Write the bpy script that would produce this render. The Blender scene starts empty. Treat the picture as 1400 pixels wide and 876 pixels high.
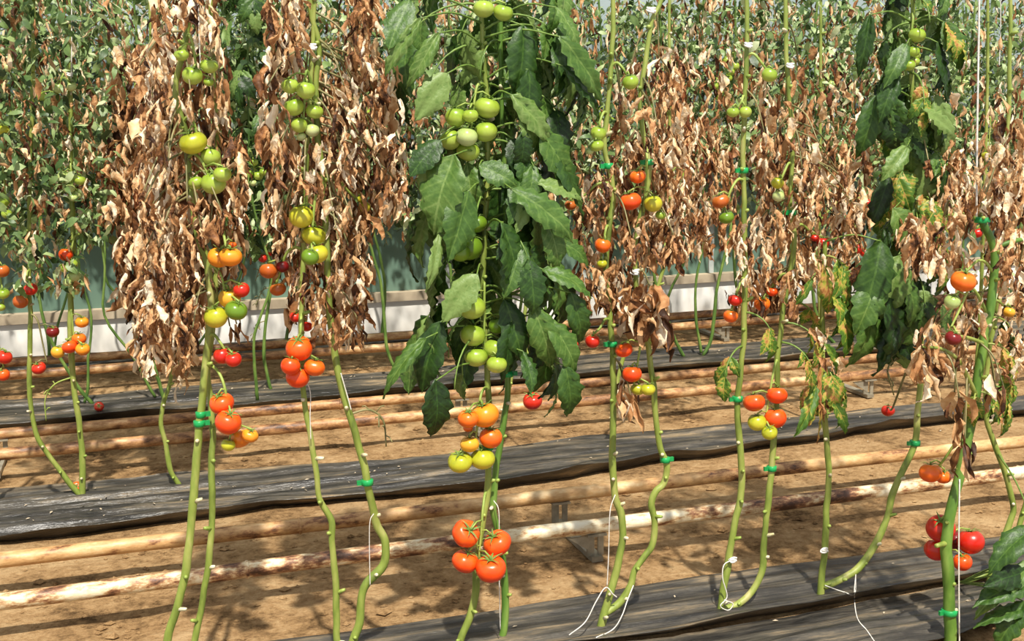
import bpy, math, random
import numpy as np
from mathutils import Vector, Matrix, noise
rnd = random.Random(7)
scene = bpy.context.scene
COL = scene.collection

# ------------------------------------------------------------------ camera
CAM_H, F_PX, PITCH, YAW, ROLL = 1.5, 1600.0, 0.1752, 0.3104, -0.012
FW = Vector((math.sin(YAW)*math.cos(PITCH), math.cos(YAW)*math.cos(PITCH), -math.sin(PITCH)))
_rt = Vector((math.cos(YAW), -math.sin(YAW), 0)); _up = _rt.cross(FW)
RT = _rt*math.cos(ROLL) + _up*math.sin(ROLL)
UP = _up*math.cos(ROLL) - _rt*math.sin(ROLL)
CAM = Vector((0, 0, CAM_H))
cd = bpy.data.cameras.new('camera'); cam = bpy.data.objects.new('camera', cd); COL.objects.link(cam)
cd.sensor_fit = 'HORIZONTAL'; cd.sensor_width = 36.0; cd.lens = 36.0*F_PX/1400.0
cd.clip_start = 0.05; cd.clip_end = 200
M = Matrix.Identity(4)
for i in range(3):
    M[i][0] = RT[i]; M[i][1] = UP[i]; M[i][2] = -FW[i]; M[i][3] = CAM[i]
cam.matrix_world = M
scene.camera = cam

# ------------------------------------------------------------------ light
world = bpy.data.worlds.new('world'); scene.world = world; world.use_nodes = True
bgn = world.node_tree.nodes['Background']
bgn.inputs[0].default_value = (0.93, 0.96, 1.0, 1); bgn.inputs[1].default_value = 0.8
sl = bpy.data.lights.new('sun_offscreen', 'SUN'); sl.energy = 6.6; sl.angle = math.radians(1.6); sl.color = (1.0, 0.94, 0.84)
sun = bpy.data.objects.new('sun_offscreen', sl); COL.objects.link(sun)
SUN_EL, SUN_AZ = math.radians(57), math.radians(6)      # sunlight comes over the viewer's shoulder
sdir = Vector((math.sin(SUN_AZ)*math.cos(SUN_EL), math.cos(SUN_AZ)*math.cos(SUN_EL), -math.sin(SUN_EL)))
sun.rotation_euler = sdir.to_track_quat('-Z', 'Y').to_euler(); sun.location = (0, -4, 8)
scene.view_settings.view_transform = 'Standard'; scene.view_settings.look = 'None'
scene.view_settings.gamma = 1; scene.view_settings.use_curve_mapping = False
scene.view_settings.exposure = -0.06

# ------------------------------------------------------------------ helpers
def ray(x, y): return FW*F_PX + RT*(x-700) - UP*(y-438)
def at(x, y, Y):                       # a point on the row plane at depth Y
    d = ray(x, y); return CAM + d*(Y/d.y)
def ground(x, y, z=0.0):
    d = ray(x, y); return CAM + d*((z-CAM_H)/d.z)
def to_px(p):
    d = p-CAM; z = d.dot(FW); return 700+F_PX*d.dot(RT)/z, 438-F_PX*d.dot(UP)/z
def px_m(p): return F_PX/((p-CAM).dot(FW))
def lin(c):
    return tuple((v/12.92 if v <= .04045 else ((v+.055)/1.055)**2.4) for v in (q/255 for q in c)) + (1,)
def mesh(name, V, Fc, mats=(), smooth=True, tone=None):
    me = bpy.data.meshes.new(name)
    if isinstance(V, np.ndarray): V = V.tolist()
    me.from_pydata(V, [], Fc if not isinstance(Fc, np.ndarray) else Fc.tolist())
    for m in mats: me.materials.append(m)
    if smooth: me.polygons.foreach_set('use_smooth', [True]*len(me.polygons))
    if tone is not None:
        a = me.attributes.new('tone', 'FLOAT', 'POINT'); a.data.foreach_set('value', np.asarray(tone, dtype=np.float32))
    me.update()
    return me
def obj(name, me, parent=None, mw=None):
    o = bpy.data.objects.new(name, me); COL.objects.link(o)
    if parent is not None: o.parent = parent
    if mw is not None: o.matrix_local = mw
    return o
def tag(o, label=None, cat=None, group=None, kind=None):
    if label: o['label'] = label
    if cat: o['category'] = cat
    if group: o['group'] = group
    if kind: o['kind'] = kind
    return o
def empty(name, loc):
    o = bpy.data.objects.new(name, None); COL.objects.link(o); o.location = loc; o.empty_display_size = .05; return o
class MB:
    def __init__(s): s.V = []; s.F = []
    def add(s, V, F):
        n = len(s.V); s.V += [tuple(v) for v in V]; s.F += [tuple(i+n for i in f) for f in F]
    def box(s, a, b):
        x0, y0, z0 = a; x1, y1, z1 = b
        s.add([(x0,y0,z0),(x1,y0,z0),(x1,y1,z0),(x0,y1,z0),(x0,y0,z1),(x1,y0,z1),(x1,y1,z1),(x0,y1,z1)],
              [(3,2,1,0),(4,5,6,7),(0,1,5,4),(1,2,6,5),(2,3,7,6),(3,0,4,7)])
    def tube(s, pts, rad, n=8, cap=True):
        pts = [Vector(p) for p in pts]; m = len(pts)
        if not hasattr(rad, '__len__'): rad = [rad]*m
        u = None; V = []; F = []
        for i in range(m):
            t = (pts[min(i+1, m-1)]-pts[max(i-1, 0)])
            if t.length < 1e-9: t = Vector((0, 0, 1))
            t.normalize()
            if u is None: u = t.orthogonal().normalized()
            else:
                u = (u - t*u.dot(t))
                u = u.normalized() if u.length > 1e-6 else t.orthogonal().normalized()
            w = t.cross(u)
            for k in range(n):
                a = 2*math.pi*k/n; V.append(pts[i]+(u*math.cos(a)+w*math.sin(a))*rad[i])
        for i in range(m-1):
            for k in range(n):
                F.append((i*n+k, i*n+(k+1) % n, (i+1)*n+(k+1) % n, (i+1)*n+k))
        if cap:
            F.append(tuple(range(n-1, -1, -1))); F.append(tuple((m-1)*n+k for k in range(n)))
        s.add(V, F)
    def build(s, name, mat, parent=None, origin=None, smooth=True):
        o3 = origin or Vector((0, 0, 0))
        V = [(v[0]-o3[0], v[1]-o3[1], v[2]-o3[2]) for v in s.V]
        return obj(name, mesh(name, V, s.F, [mat], smooth), parent)
def spline(pts, sub=6):
    P = [Vector(p) for p in pts]
    if len(P) < 3: return [P[0].lerp(P[-1], i/sub) for i in range(sub+1)]
    Q = [P[0]*2-P[1]] + P + [P[-1]*2-P[-2]]; out = []
    for i in range(1, len(Q)-2):
        a, b, c, d = Q[i-1:i+3]
        for k in range(sub):
            t = k/sub
            out.append(.5*((2*b)+(c-a)*t+(2*a-5*b+4*c-d)*t*t+(3*b-a-3*c+d)*t**3))
    out.append(P[-1]); return out

# ------------------------------------------------------------------ materials
def new_mat(name):
    m = bpy.data.materials.new(name); m.use_nodes = True
    nt = m.node_tree; return m, nt, nt.nodes['Principled BSDF']
def nd(nt, t, **kw):
    n = nt.nodes.new(t)
    for k, v in kw.items():
        if k in n.inputs: n.inputs[k].default_value = v
        else: setattr(n, k, v)
    return n
def ramp(nt, src, stops, interp='LINEAR'):
    r = nt.nodes.new('ShaderNodeValToRGB'); r.color_ramp.interpolation = interp
    e = r.color_ramp.elements
    while len(e) < len(stops): e.new(.5)
    for q, (p, c) in zip(e, stops): q.position = p; q.color = lin(c)
    nt.links.new(src, r.inputs[0]); return r.outputs[0]
def bump(nt, b, src, strength, dist):
    n = nd(nt, 'ShaderNodeBump'); n.inputs['Strength'].default_value = strength; n.inputs['Distance'].default_value = dist
    nt.links.new(src, n.inputs['Height']); nt.links.new(n.outputs[0], b.inputs['Normal'])
def noise_n(nt, scale, detail=4, rough=.55, coord='Object', stretch=None):
    tc = nt.nodes.new('ShaderNodeTexCoord'); src = tc.outputs[coord]
    if stretch:
        mp = nt.nodes.new('ShaderNodeMapping'); mp.inputs['Scale'].default_value = stretch
        nt.links.new(src, mp.inputs[0]); src = mp.outputs[0]
    n = nd(nt, 'ShaderNodeTexNoise'); n.inputs['Scale'].default_value = scale
    n.inputs['Detail'].default_value = detail; n.inputs['Roughness'].default_value = rough
    nt.links.new(src, n.inputs['Vector']); return n.outputs[0]
def math_n(nt, op, a, b):
    n = nd(nt, 'ShaderNodeMath', operation=op)
    for i, v in enumerate((a, b)):
        if isinstance(v, (int, float)): n.inputs[i].default_value = v
        else: nt.links.new(v, n.inputs[i])
    return n.outputs[0]
def translucent(nt, b, col, fac):
    out = nt.nodes['Material Output']; t = nd(nt, 'ShaderNodeBsdfTranslucent'); mx = nd(nt, 'ShaderNodeMixShader')
    mx.inputs[0].default_value = fac; nt.links.new(col, t.inputs[0])
    nt.links.new(b.outputs[0], mx.inputs[1]); nt.links.new(t.outputs[0], mx.inputs[2]); nt.links.new(mx.outputs[0], out.inputs[0])
def leaf_mat(name, stops, by, rough, trans, nscale, bstr, spec=.5, mixn=.45, vein=False, wobj=1.0):
    m, nt, b = new_mat(name)
    if by == 'object': s = nd(nt, 'ShaderNodeObjectInfo').outputs['Random']
    else: s = nd(nt, 'ShaderNodeAttribute', attribute_name='tone').outputs['Fac']
    n = noise_n(nt, nscale, 3)
    v = math_n(nt, 'ADD', math_n(nt, 'ADD', math_n(nt, 'MULTIPLY', s, wobj), (1-wobj)*.5), math_n(nt, 'MULTIPLY', math_n(nt, 'SUBTRACT', n, .5), mixn*2))
    if vein:                                    # paler midrib and side veins of the blade itself
        tc = nt.nodes.new('ShaderNodeTexCoord'); sp = nt.nodes.new('ShaderNodeSeparateXYZ'); nt.links.new(tc.outputs['Object'], sp.inputs[0])
        ay = math_n(nt, 'ABSOLUTE', sp.outputs['Y'], 0)
        w = math_n(nt, 'SINE', math_n(nt, 'MULTIPLY', math_n(nt, 'SUBTRACT', sp.outputs['X'], math_n(nt, 'MULTIPLY', ay, .8)), 44.), 0)
        w = math_n(nt, 'MULTIPLY', math_n(nt, 'POWER', math_n(nt, 'MAXIMUM', w, 0), 3), .16)
        mid = math_n(nt, 'MULTIPLY', math_n(nt, 'LESS_THAN', ay, .012), .25)
        v = math_n(nt, 'ADD', v, math_n(nt, 'MAXIMUM', w, mid))
    c = ramp(nt, v, stops)
    nt.links.new(c, b.inputs['Base Color']); b.inputs['Roughness'].default_value = rough; b.inputs['Specular IOR Level'].default_value = spec
    bump(nt, b, n, bstr, .01); translucent(nt, b, c, trans); return m
DRY = [(0, (58, 34, 18)), (.16, (116, 74, 42)), (.34, (172, 120, 74)), (.56, (206, 160, 110)), (.76, (228, 194, 148)), (1, (246, 230, 202))]
M_DRY = leaf_mat('dried_leaf', DRY, 'object', .6, .18, 5, .6, .35, .5)
M_DRY_S = leaf_mat('dried_foliage', DRY, 'tone', .6, .18, 30, .6, .35, .4)
DARKDRY = [(0, (60, 32, 18)), (.5, (118, 66, 36)), (1, (160, 100, 60))]
M_DDRY = leaf_mat('dark_dried_leaf', DARKDRY, 'object', .7, .15, 6, .5, .25)
GRN = [(0, (26, 46, 14)), (.3, (44, 74, 24)), (.6, (70, 102, 38)), (.8, (92, 122, 52)), (1, (120, 144, 76))]
M_GRN = leaf_mat('green_leaflet', GRN, 'object', .46, .14, 9, .25, .42, .35, vein=True)
BGRN = [(0, (40, 62, 30)), (.25, (72, 100, 50)), (.5, (116, 142, 80)), (.75, (158, 178, 116)), (1, (200, 210, 164))]
M_GRN_S = leaf_mat('green_foliage', BGRN, 'tone', .45, .25, 20, .4, .5, .3)
YEL = [(0, (52, 88, 28)), (.45, (92, 128, 44)), (.6, (168, 170, 66)), (.74, (206, 160, 92)), (1, (164, 100, 56))]
M_YEL = leaf_mat('yellowing_leaflet', YEL, 'object', .5, .25, 3, .4, .4, .75, vein=True, wobj=.4)

def stem_mat(name, stops, ns=30):
    m, nt, b = new_mat(name); n = noise_n(nt, ns, 4, .6, 'Object', (1, 1, .35))
    c = ramp(nt, n, stops); nt.links.new(c, b.inputs['Base Color']); b.inputs['Roughness'].default_value = .5
    bump(nt, b, n, .25, .004); return m
M_STEM = stem_mat('green_stem', [(.3, (92, 108, 40)), (.48, (128, 144, 60)), (.6, (150, 158, 78)), (.72, (176, 170, 110))], 18)
M_STEM_B = stem_mat('deep_green_stem', [(.3, (62, 98, 30)), (.5, (92, 128, 46)), (.7, (126, 154, 70))], 18)
M_STEM_D = stem_mat('dark_green_stem', [(.3, (58, 88, 32)), (.5, (86, 116, 46)), (.7, (122, 144, 68))])
M_STUB = stem_mat('leaf_scar', [(.35, (170, 160, 110)), (.6, (222, 214, 180))], 60)
M_DTRUSS = stem_mat('withered_stalk', [(.3, (84, 92, 50)), (.6, (140, 130, 84))], 40)
M_TRUSS = stem_mat('truss_stalk', [(.3, (112, 140, 50)), (.65, (164, 178, 88))], 40)
M_CALYX = stem_mat('calyx', [(.3, (74, 104, 36)), (.65, (120, 146, 64))], 60)

def tomato_mat(name, top, side, bottom, rough=.30):
    m, nt, b = new_mat(name)
    tc = nt.nodes.new('ShaderNodeTexCoord'); sp = nt.nodes.new('ShaderNodeSeparateXYZ'); nt.links.new(tc.outputs['Object'], sp.inputs[0])
    n = noise_n(nt, 2.2, 3)
    oi = nd(nt, 'ShaderNodeObjectInfo').outputs['Random']
    v = math_n(nt, 'ADD', math_n(nt, 'MULTIPLY', sp.outputs['Z'], .5), .5)
    v = math_n(nt, 'ADD', v, math_n(nt, 'MULTIPLY', math_n(nt, 'SUBTRACT', n, .5), .5))
    v = math_n(nt, 'ADD', v, math_n(nt, 'MULTIPLY', math_n(nt, 'SUBTRACT', oi, .5), .24))
    c = ramp(nt, v, [(.12, bottom), (.5, side), (.92, top)])
    nt.links.new(c, b.inputs['Base Color']); b.inputs['Roughness'].default_value = rough
    b.inputs['Subsurface Weight'].default_value = .06; b.inputs['Subsurface Radius'].default_value = (.01, .006, .003); b.inputs['Subsurface Scale'].default_value = 1
    return m
TOM = {
 'pg': (tomato_mat('pale_green_tomato', (150, 172, 92), (186, 200, 126), (206, 212, 150)), 'pale green unripe tomato'),
 'g':  (tomato_mat('green_tomato', (120, 150, 40), (158, 180, 62), (180, 194, 90)), 'green unripe tomato'),
 'dg': (tomato_mat('deep_green_tomato', (96, 128, 32), (104, 136, 34), (110, 140, 38)), 'deep green unripe tomato'),
 'yg': (tomato_mat('yellow_green_tomato', (140, 150, 30), (184, 184, 44), (206, 190, 60)), 'yellow-green half-ripe tomato'),
 'y':  (tomato_mat('yellow_tomato', (214, 168, 44), (226, 164, 48), (230, 156, 44)), 'yellow half-ripe tomato'),
 'oy': (tomato_mat('yellow_orange_tomato', (228, 156, 42), (230, 138, 34), (230, 124, 30)), 'yellow-orange ripening tomato'),
 'o':  (tomato_mat('orange_tomato', (230, 122, 32), (228, 100, 24), (228, 90, 22)), 'orange ripening tomato'),
 'ro': (tomato_mat('orange_red_tomato', (232, 96, 24), (228, 72, 18), (226, 62, 16)), 'bright orange-red ripe tomato'),
 'r':  (tomato_mat('red_tomato', (200, 50, 24), (196, 34, 18), (196, 32, 18)), 'red ripe tomato'),
 'd':  (tomato_mat('dark_red_tomato', (118, 24, 20), (112, 16, 18), (112, 16, 18)), 'dark red overripe tomato'),
 'b':  (tomato_mat('brownish_orange_tomato', (180, 104, 38), (184, 92, 32), (184, 86, 30)), 'brownish orange tomato'),
}

def soil_material():
    m, nt, b = new_mat('sandy_soil')
    n1 = noise_n(nt, 3.2, 6, .7); n2 = noise_n(nt, 38, 6, .75)
    v = math_n(nt, 'ADD', math_n(nt, 'MULTIPLY', n1, .6), math_n(nt, 'MULTIPLY', n2, .42))
    c = ramp(nt, v, [(.38, (92, 70, 46)), (.45, (142, 112, 76)), (.51, (172, 138, 96)), (.62, (200, 168, 124))])
    nt.links.new(c, b.inputs['Base Color']); b.inputs['Roughness'].default_value = .95; b.inputs['Specular IOR Level'].default_value = .1
    bump(nt, b, n2, 1.0, .02); return m
M_SOIL = soil_material()
def film_material():
    m, nt, b = new_mat('black_mulch_film')
    n1 = noise_n(nt, 9, 6, .7, 'Object', (.16, 2.4, 1)); n2 = noise_n(nt, 40, 4, .6, 'Object', (.2, 1.3, 1)); n3 = noise_n(nt, 4, 7, .75, 'Object', (.5, 2.0, 1))
    v = math_n(nt, 'ADD', math_n(nt, 'MULTIPLY', n1, .55), math_n(nt, 'MULTIPLY', n3, .45))
    c = ramp(nt, v, [(.40, (30, 29, 27)), (.47, (54, 51, 46)), (.53, (80, 75, 66)), (.58, (116, 103, 83)), (.65, (166, 142, 108))])
    nt.links.new(c, b.inputs['Base Color']); b.inputs['Roughness'].default_value = .36
    bump(nt, b, math_n(nt, 'ADD', n2, math_n(nt, 'MULTIPLY', n1, 1.0)), .6, .012); return m
M_FILM = film_material()
def pipe_material(name, stops, ns=15, seed=0):
    m, nt, b = new_mat(name)
    n1 = noise_n(nt, ns, 6, .7, 'Object', (.55, 1.4, 1.4)); n2 = noise_n(nt, 1.1, 2, .5, 'Object', (1, 0, 0))
    v = math_n(nt, 'ADD', n1, math_n(nt, 'MULTIPLY', math_n(nt, 'SUBTRACT', n2, .5), .6))
    c = ramp(nt, v, stops)
    nt.links.new(c, b.inputs['Base Color']); b.inputs['Roughness'].default_value = .5
    bump(nt, b, n1, .35, .008); return m
P_CREAM = [(.33, (62, 40, 26)), (.40, (136, 92, 56)), (.47, (184, 142, 92)), (.57, (204, 164, 112)), (.70, (222, 194, 148))]
P_WHITE = [(.38, (74, 46, 30)), (.45, (136, 92, 62)), (.50, (188, 150, 106)), (.56, (222, 204, 166)), (.68, (238, 230, 206))]
P_RUST = [(.34, (62, 40, 26)), (.44, (128, 88, 54)), (.53, (174, 128, 82)), (.64, (206, 168, 118)), (.75, (222, 198, 156))]
M_PC, M_PW, M_PR = pipe_material('flaking_cream_paint', P_CREAM), pipe_material('flaking_white_paint', P_WHITE), pipe_material('rusty_pipe', P_RUST)
def plain(name, a, c, rough=.7, ns=8, bs=.1, metal=0, stretch=None):
    m, nt, b = new_mat(name); n = noise_n(nt, ns, 5, .6, 'Object', stretch)
    nt.links.new(ramp(nt, n, [(.35, a), (.65, c)]), b.inputs['Base Color'])
    b.inputs['Roughness'].default_value = rough; b.inputs['Metallic'].default_value = metal; bump(nt, b, n, bs, .005); return m
M_GALV = plain('galvanised_steel', (128, 122, 106), (166, 158, 138), .5, 14, .1, .3)
M_FOOT = plain('white_footing', (236, 232, 222), (248, 246, 240), .8, 3, .15)
M_LEDGE = plain('ledge_beige', (166, 150, 126), (192, 176, 150), .8, 6, .2)
M_MULL = plain('grey_mullion', (160, 168, 164), (186, 192, 188), .6)
M_TWINE = plain('white_twine', (206, 200, 188), (232, 228, 220), .8, 90, .3)
M_CLIP = plain('green_plastic_clip', (14, 130, 62), (28, 160, 84), .35, 20, .02)
M_TIE = plain('white_knot', (214, 210, 200), (238, 236, 230), .7, 60, .3)
def pane_material(name, a, c, tr):
    m, nt, b = new_mat(name); n = noise_n(nt, 1.6, 4)
    col = ramp(nt, n, [(.3, a), (.7, c)]); nt.links.new(col, b.inputs['Base Color']); b.inputs['Roughness'].default_value = .35
    translucent(nt, b, col, tr); return m
M_PANE_T = pane_material('sea_green_sheet', (112, 142, 126), (128, 156, 138), .3)
M_PANE_P = pane_material('pale_frosted_glass', (186, 200, 200), (206, 216, 216), .5)

# ------------------------------------------------------------------ setting: ground, films, wall
def grid_mesh(name, xs, ys, hf, mat):
    V = []; F = []; nx = len(xs)
    for y in ys:
        for x in xs: V.append((x, y, hf(x, y)))
    for j in range(len(ys)-1):
        for i in range(nx-1): F.append((j*nx+i, j*nx+i+1, (j+1)*nx+i+1, (j+1)*nx+i))
    return mesh(name, V, F, [mat])
def soil_h(x, y):
    return .012*noise.noise((x*1.3, y*2.2, 3)) + .008*noise.noise((x*6, y*8, 1)) + .004*noise.noise((x*19, y*22, 5)) - .012
xs = np.linspace(-4.5, 11, 330); ys = np.linspace(1.2, 7.9, 190)
g = obj('floor', grid_mesh('floor', xs.tolist(), ys.tolist(), soil_h, M_SOIL))
tag(g, 'bare sandy tan greenhouse soil between the planted beds', 'floor', kind='structure')
# crumbs of soil
mb = MB()
for i in range(4200):
    x = rnd.uniform(-1.6, 6); y = rnd.uniform(2.5, 7.2)
    if any(abs(x-qx) < .16 and abs(y-qy) < .26 for qx, qy in ((1.42, 3.705), (3.56, 3.705), (-.64, 5.355), (1.5, 5.355), (3.64, 5.355), (3.68, 7.015))): continue
    if any(q0-.06 < y < q1+.05 for q0, q1 in ((2.6, 3.23), (4.35, 5.0), (6.05, 6.6))): continue
    s = rnd.uniform(.004, .011) * (1 if rnd.random() < .93 else 1.8)
    V = []
    for k in range(6):
        d = [(1,0,0),(-1,0,0),(0,1,0),(0,-1,0),(0,0,1),(0,0,-1)][k]; q = s*rnd.uniform(.7, 1.4)
        V.append((x+d[0]*q*1.3, y+d[1]*q, soil_h(x, y)+s*.3+d[2]*q*.7))
    mb.add(V, [(0,2,4),(2,1,4),(1,3,4),(3,0,4),(2,0,5),(1,2,5),(3,1,5),(0,3,5)])
tag(mb.build('soil_crumbs', M_SOIL, smooth=False), 'small crumbs and clods strewn over the sandy soil', 'soil', kind='stuff')

def hem(x, y0, edge, seed): return y0+edge*1.6*noise.noise((x*.9, seed, 0))+edge*.5*noise.noise((x*4, seed, 2))
def film(name, y0, y1, label, seed, hump=.035, x0=-4.2, x1=10.5, edge=.03, lift=.028, narrow=0.0, fold=1.0, under=None):
    """one wrinkled sheet; its front hem stands off the soil and folds back under"""
    nx, ny = 320, 64; V = []; F = []
    for j in range(ny+1):
        t = j/ny
        for i in range(nx+1):
            x = x0+(x1-x0)*i/nx
            a = hem(x, y0, edge, seed); b = y1+edge*1.3*noise.noise((x*.8, seed, 9))
            if under: b = hem(x, *under)+.015
            a += narrow*min(1.3, max(0, (x-1.5)/1.4)); b += narrow*.8*min(1, max(0, (1.0-x)/.8)); y = a+(b-a)*t
            z = .004+hump*math.sin(math.pi*t)**.7
            fo = noise.noise((x*.55, y*11+seed, 1)); z += fold*(.020*(1-abs(fo))**4 + .012*noise.noise((x*.9, y*30, seed))+.007*noise.noise((x*6, y*18, seed)))
            z += lift*max(0, 1-t*(b-a)/.07)*(1+.5*noise.noise((x*1.3, seed, 4)))
            if under: z *= 1-max(0, (t-.6)/.4)**.7; z -= .02*max(0, (t-.6)/.4)
            z = max(z, soil_h(x, y)+(.011 if under else .003))
            V.append((x, y, z))
    for j in range(ny):
        for i in range(nx): F.append((j*(nx+1)+i, j*(nx+1)+i+1, (j+1)*(nx+1)+i+1, (j+1)*(nx+1)+i))
    n0 = len(V)
    for i in range(nx+1):
        x, y, z = V[i]; V.append((x, y+.004, z-.005)); 
    for i in range(nx+1):
        x, y, z = V[i]; V.append((x, y+.06, soil_h(x, y)+.002))
    for k in range(2):
        for i in range(nx):
            u = i if k == 0 else n0+i; w = n0+i if k == 0 else n0+nx+1+i
            F.append((w, w+1, u+1, u))
    o = obj(name, mesh(name, V, F, [M_FILM])); tag(o, label, 'mulch film'); return o
FILM0 = film('mulch_film', 2.905, 3.23, 'wrinkled black mulch film with lifted hem along the forked plants', 1.3, .004, lift=.030, fold=.5)
FILMN = film('mulch_film', 2.62, 3.02, 'wrinkled black mulch film sheet under the thickest stem', 2.9, .008, edge=.05, lift=.01, under=(2.905, .03, 1.3))
FILM1 = film('mulch_film', 4.37, 4.88, 'dusty black mulch film strip between the first and second pipe pair', 5.1, .022, edge=.045, lift=.035, narrow=.14)
FILM2 = film('mulch_film', 6.06, 6.60, 'black mulch film strip between the second and third pipe pair', 8.7, .03)
FILM3 = film('mulch_film', 7.36, 7.70, 'narrow black mulch film strip along the foot of the white footing', 12.2, .05)
from mathutils.bvhtree import BVHTree
SURF = [BVHTree.FromPolygons([v.co for v in o.data.vertices], [tuple(f.vertices) for f in o.data.polygons]) for o in (g, FILM0, FILMN, FILM1, FILM2, FILM3)]
def surf_hit(o, d):                     # the nearest point of soil or film along a ray
    h = [r_ for r_ in (t.ray_cast(o, d) for t in SURF) if r_[0] is not None]
    return min(h, key=lambda r_: r_[3])[0] if h else None
def top_z(x, y): return surf_hit(Vector((x, y, .5)), Vector((0, 0, -1))).z
def lie(x, y, up): return surf_hit(CAM, ray(x, y).normalized())+Vector((0, 0, up))
mb = MB()
for i in range(300):                                    # crumbled leaf bits lying on the films
    f0, f1 = rnd.choice([(2.7, 3.2), (4.46, 4.83), (4.46, 4.83), (6.15, 6.5)]); x = rnd.uniform(-1.2, 5); y = rnd.uniform(f0, f1)
    s = rnd.uniform(.003, .007); a = rnd.uniform(0, 6.28); c, d = math.cos(a)*s, math.sin(a)*s
    P4 = [(x-c*1.6, y-d*1.6), (x+d*.7, y-c*.7), (x+c*1.6, y+d*1.6), (x-d*.7, y+c*.7)]
    if abs(y-2.99) < .06 or abs(y-4.75) < .04: continue            # not in the stems
    hz = max(top_z(*q) for q in P4+[(x, y)])+.003
    mb.add([(q[0], q[1], hz+.001*k) for k, q in enumerate(P4)], [(0, 1, 2, 3)])
tag(mb.build('leaf_litter', M_LEDGE), 'dry crumbs of leaves scattered on the black mulch films', 'litter', kind='stuff')

wall = empty('wall_back', (0, 7.78, 0)); tag(wall, 'greenhouse end wall with white footing and frosted sheets', 'wall', kind='structure')
def wbox(name, a, b, m):
    q = MB(); q.box(a, b); return q.build(name, m, wall, smooth=False)
wbox('footing', (-5, 0, -.05), (13, .18, .245), M_FOOT)
wbox('ledge', (-5, -.025, .245), (13, .2, .305), M_LEDGE)
PW = 1.02
for k in range(-4, 13):
    x = k*PW
    wbox('pane', (x+.02, .06, .305), (x+PW-.02, .075, 1.02), M_PANE_T)
    wbox('pane', (x+.02, .06, 1.06), (x+PW-.02, .075, 3.4), M_PANE_P)
    wbox('mullion', (x-.02, .04, .305), (x+.02, .1, 3.4), M_MULL)
wbox('transom', (-5, .035, 1.02), (13, .1, 1.06), M_MULL)

# ------------------------------------------------------------------ heating pipes
PZ, PR = .115, .0255
def pipe(Y, m, label, sd):
    root = empty('heating_pipe', (0, Y, 0)); tag(root, label, 'pipe')
    q = MB(); pts = [(x, .006*noise.noise((x*.6, sd, 0)), PZ+.005*noise.noise((x*.7, sd, 4))) for x in np.linspace(-4, 10.5, 70)]
    q.tube(pts, PR, 14); q.build('pipe_run', m, root)
    for x in (-2.6+sd*.13, .05+sd*.21, 3.0+sd*.17, 6.1):
        q = MB(); c = Vector((x, .006*noise.noise((x*.6, sd, 0)), PZ+.005*noise.noise((x*.7, sd, 4))))
        q.tube([c-Vector((.006, 0, 0)), c-Vector((.003, 0, 0)), c+Vector((.003, 0, 0)), c+Vector((.006, 0, 0))], [PR, PR+.003, PR+.003, PR], 14)
        q.build('weld_ring', m, root)
    return root
pipe(3.53, M_PW, 'nearer heating pipe of the first pair, flaking white over rust', 1)
pipe(3.88, M_PC, 'farther heating pipe of the first pair, cream paint with rust patches', 2)
pipe(5.18, M_PR, 'nearer pipe of the second pair, rusty brown, behind the second film', 3)
pipe(5.53, M_PR, 'farther pipe of the second pair, rusty brown, before the third film', 4)
pipe(6.84, M_PR, 'nearer rusty pipe of the third pair, close to the white footing', 5)
pipe(7.19, M_PR, 'farther rusty pipe of the third pair, closest to the white footing', 6)
def support(X, Yc, label):
    root = empty('pipe_support', (X, Yc, 0)); tag(root, label, 'pipe support', 'steel supports under the pipe pairs')
    q = MB(); q.box((-.02, -.2, -.004), (.02, .2, .014)); q.build('crossbar', M_GALV, root, smooth=False)
    for s in (-1, 1):
        yy = s*.175
        q = MB(); q.box((-.03, yy-.004, .012), (-.004, yy+.004, PZ-PR+.004)); q.build('upright', M_GALV, root, smooth=False)
        q = MB(); q.box((.010, yy-.004, .012), (.03, yy+.004, PZ-PR+.004)); q.build('upright', M_GALV, root, smooth=False)
        q = MB(); q.box((-.035, yy-.024, PZ-PR-.004), (.035, yy+.024, PZ-PR+.003)); q.build('saddle', M_GALV, root, smooth=False)
    q = MB(); q.add([(-.005, -.181, .02), (-.10, -.181, .085), (-.005, -.181, .085), (-.005, -.176, .02), (-.10, -.176, .085), (-.005, -.176, .085)],
                    [(0, 1, 2), (5, 4, 3), (0, 3, 4, 1), (1, 4, 5, 2), (2, 5, 3, 0)])
    q.build('gusset', M_GALV, root, smooth=False)
support(1.42, 3.705, 'grey steel support with triangular gusset below the flaking white pipe')
support(3.56, 3.705, 'grey steel support under first pipe pair, beside the thickest stem')
support(-.64, 5.355, 'grey steel support under the second pipe pair near the fallen tomatoes')
support(1.5, 5.355, 'grey steel support under the second pipe pair behind the dark green plant')
support(3.64, 5.355, 'grey steel support under the second pipe pair behind yellowing leaves')
support(3.68, 7.015, 'grey steel support under the third pipe pair before the white footing')

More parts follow.
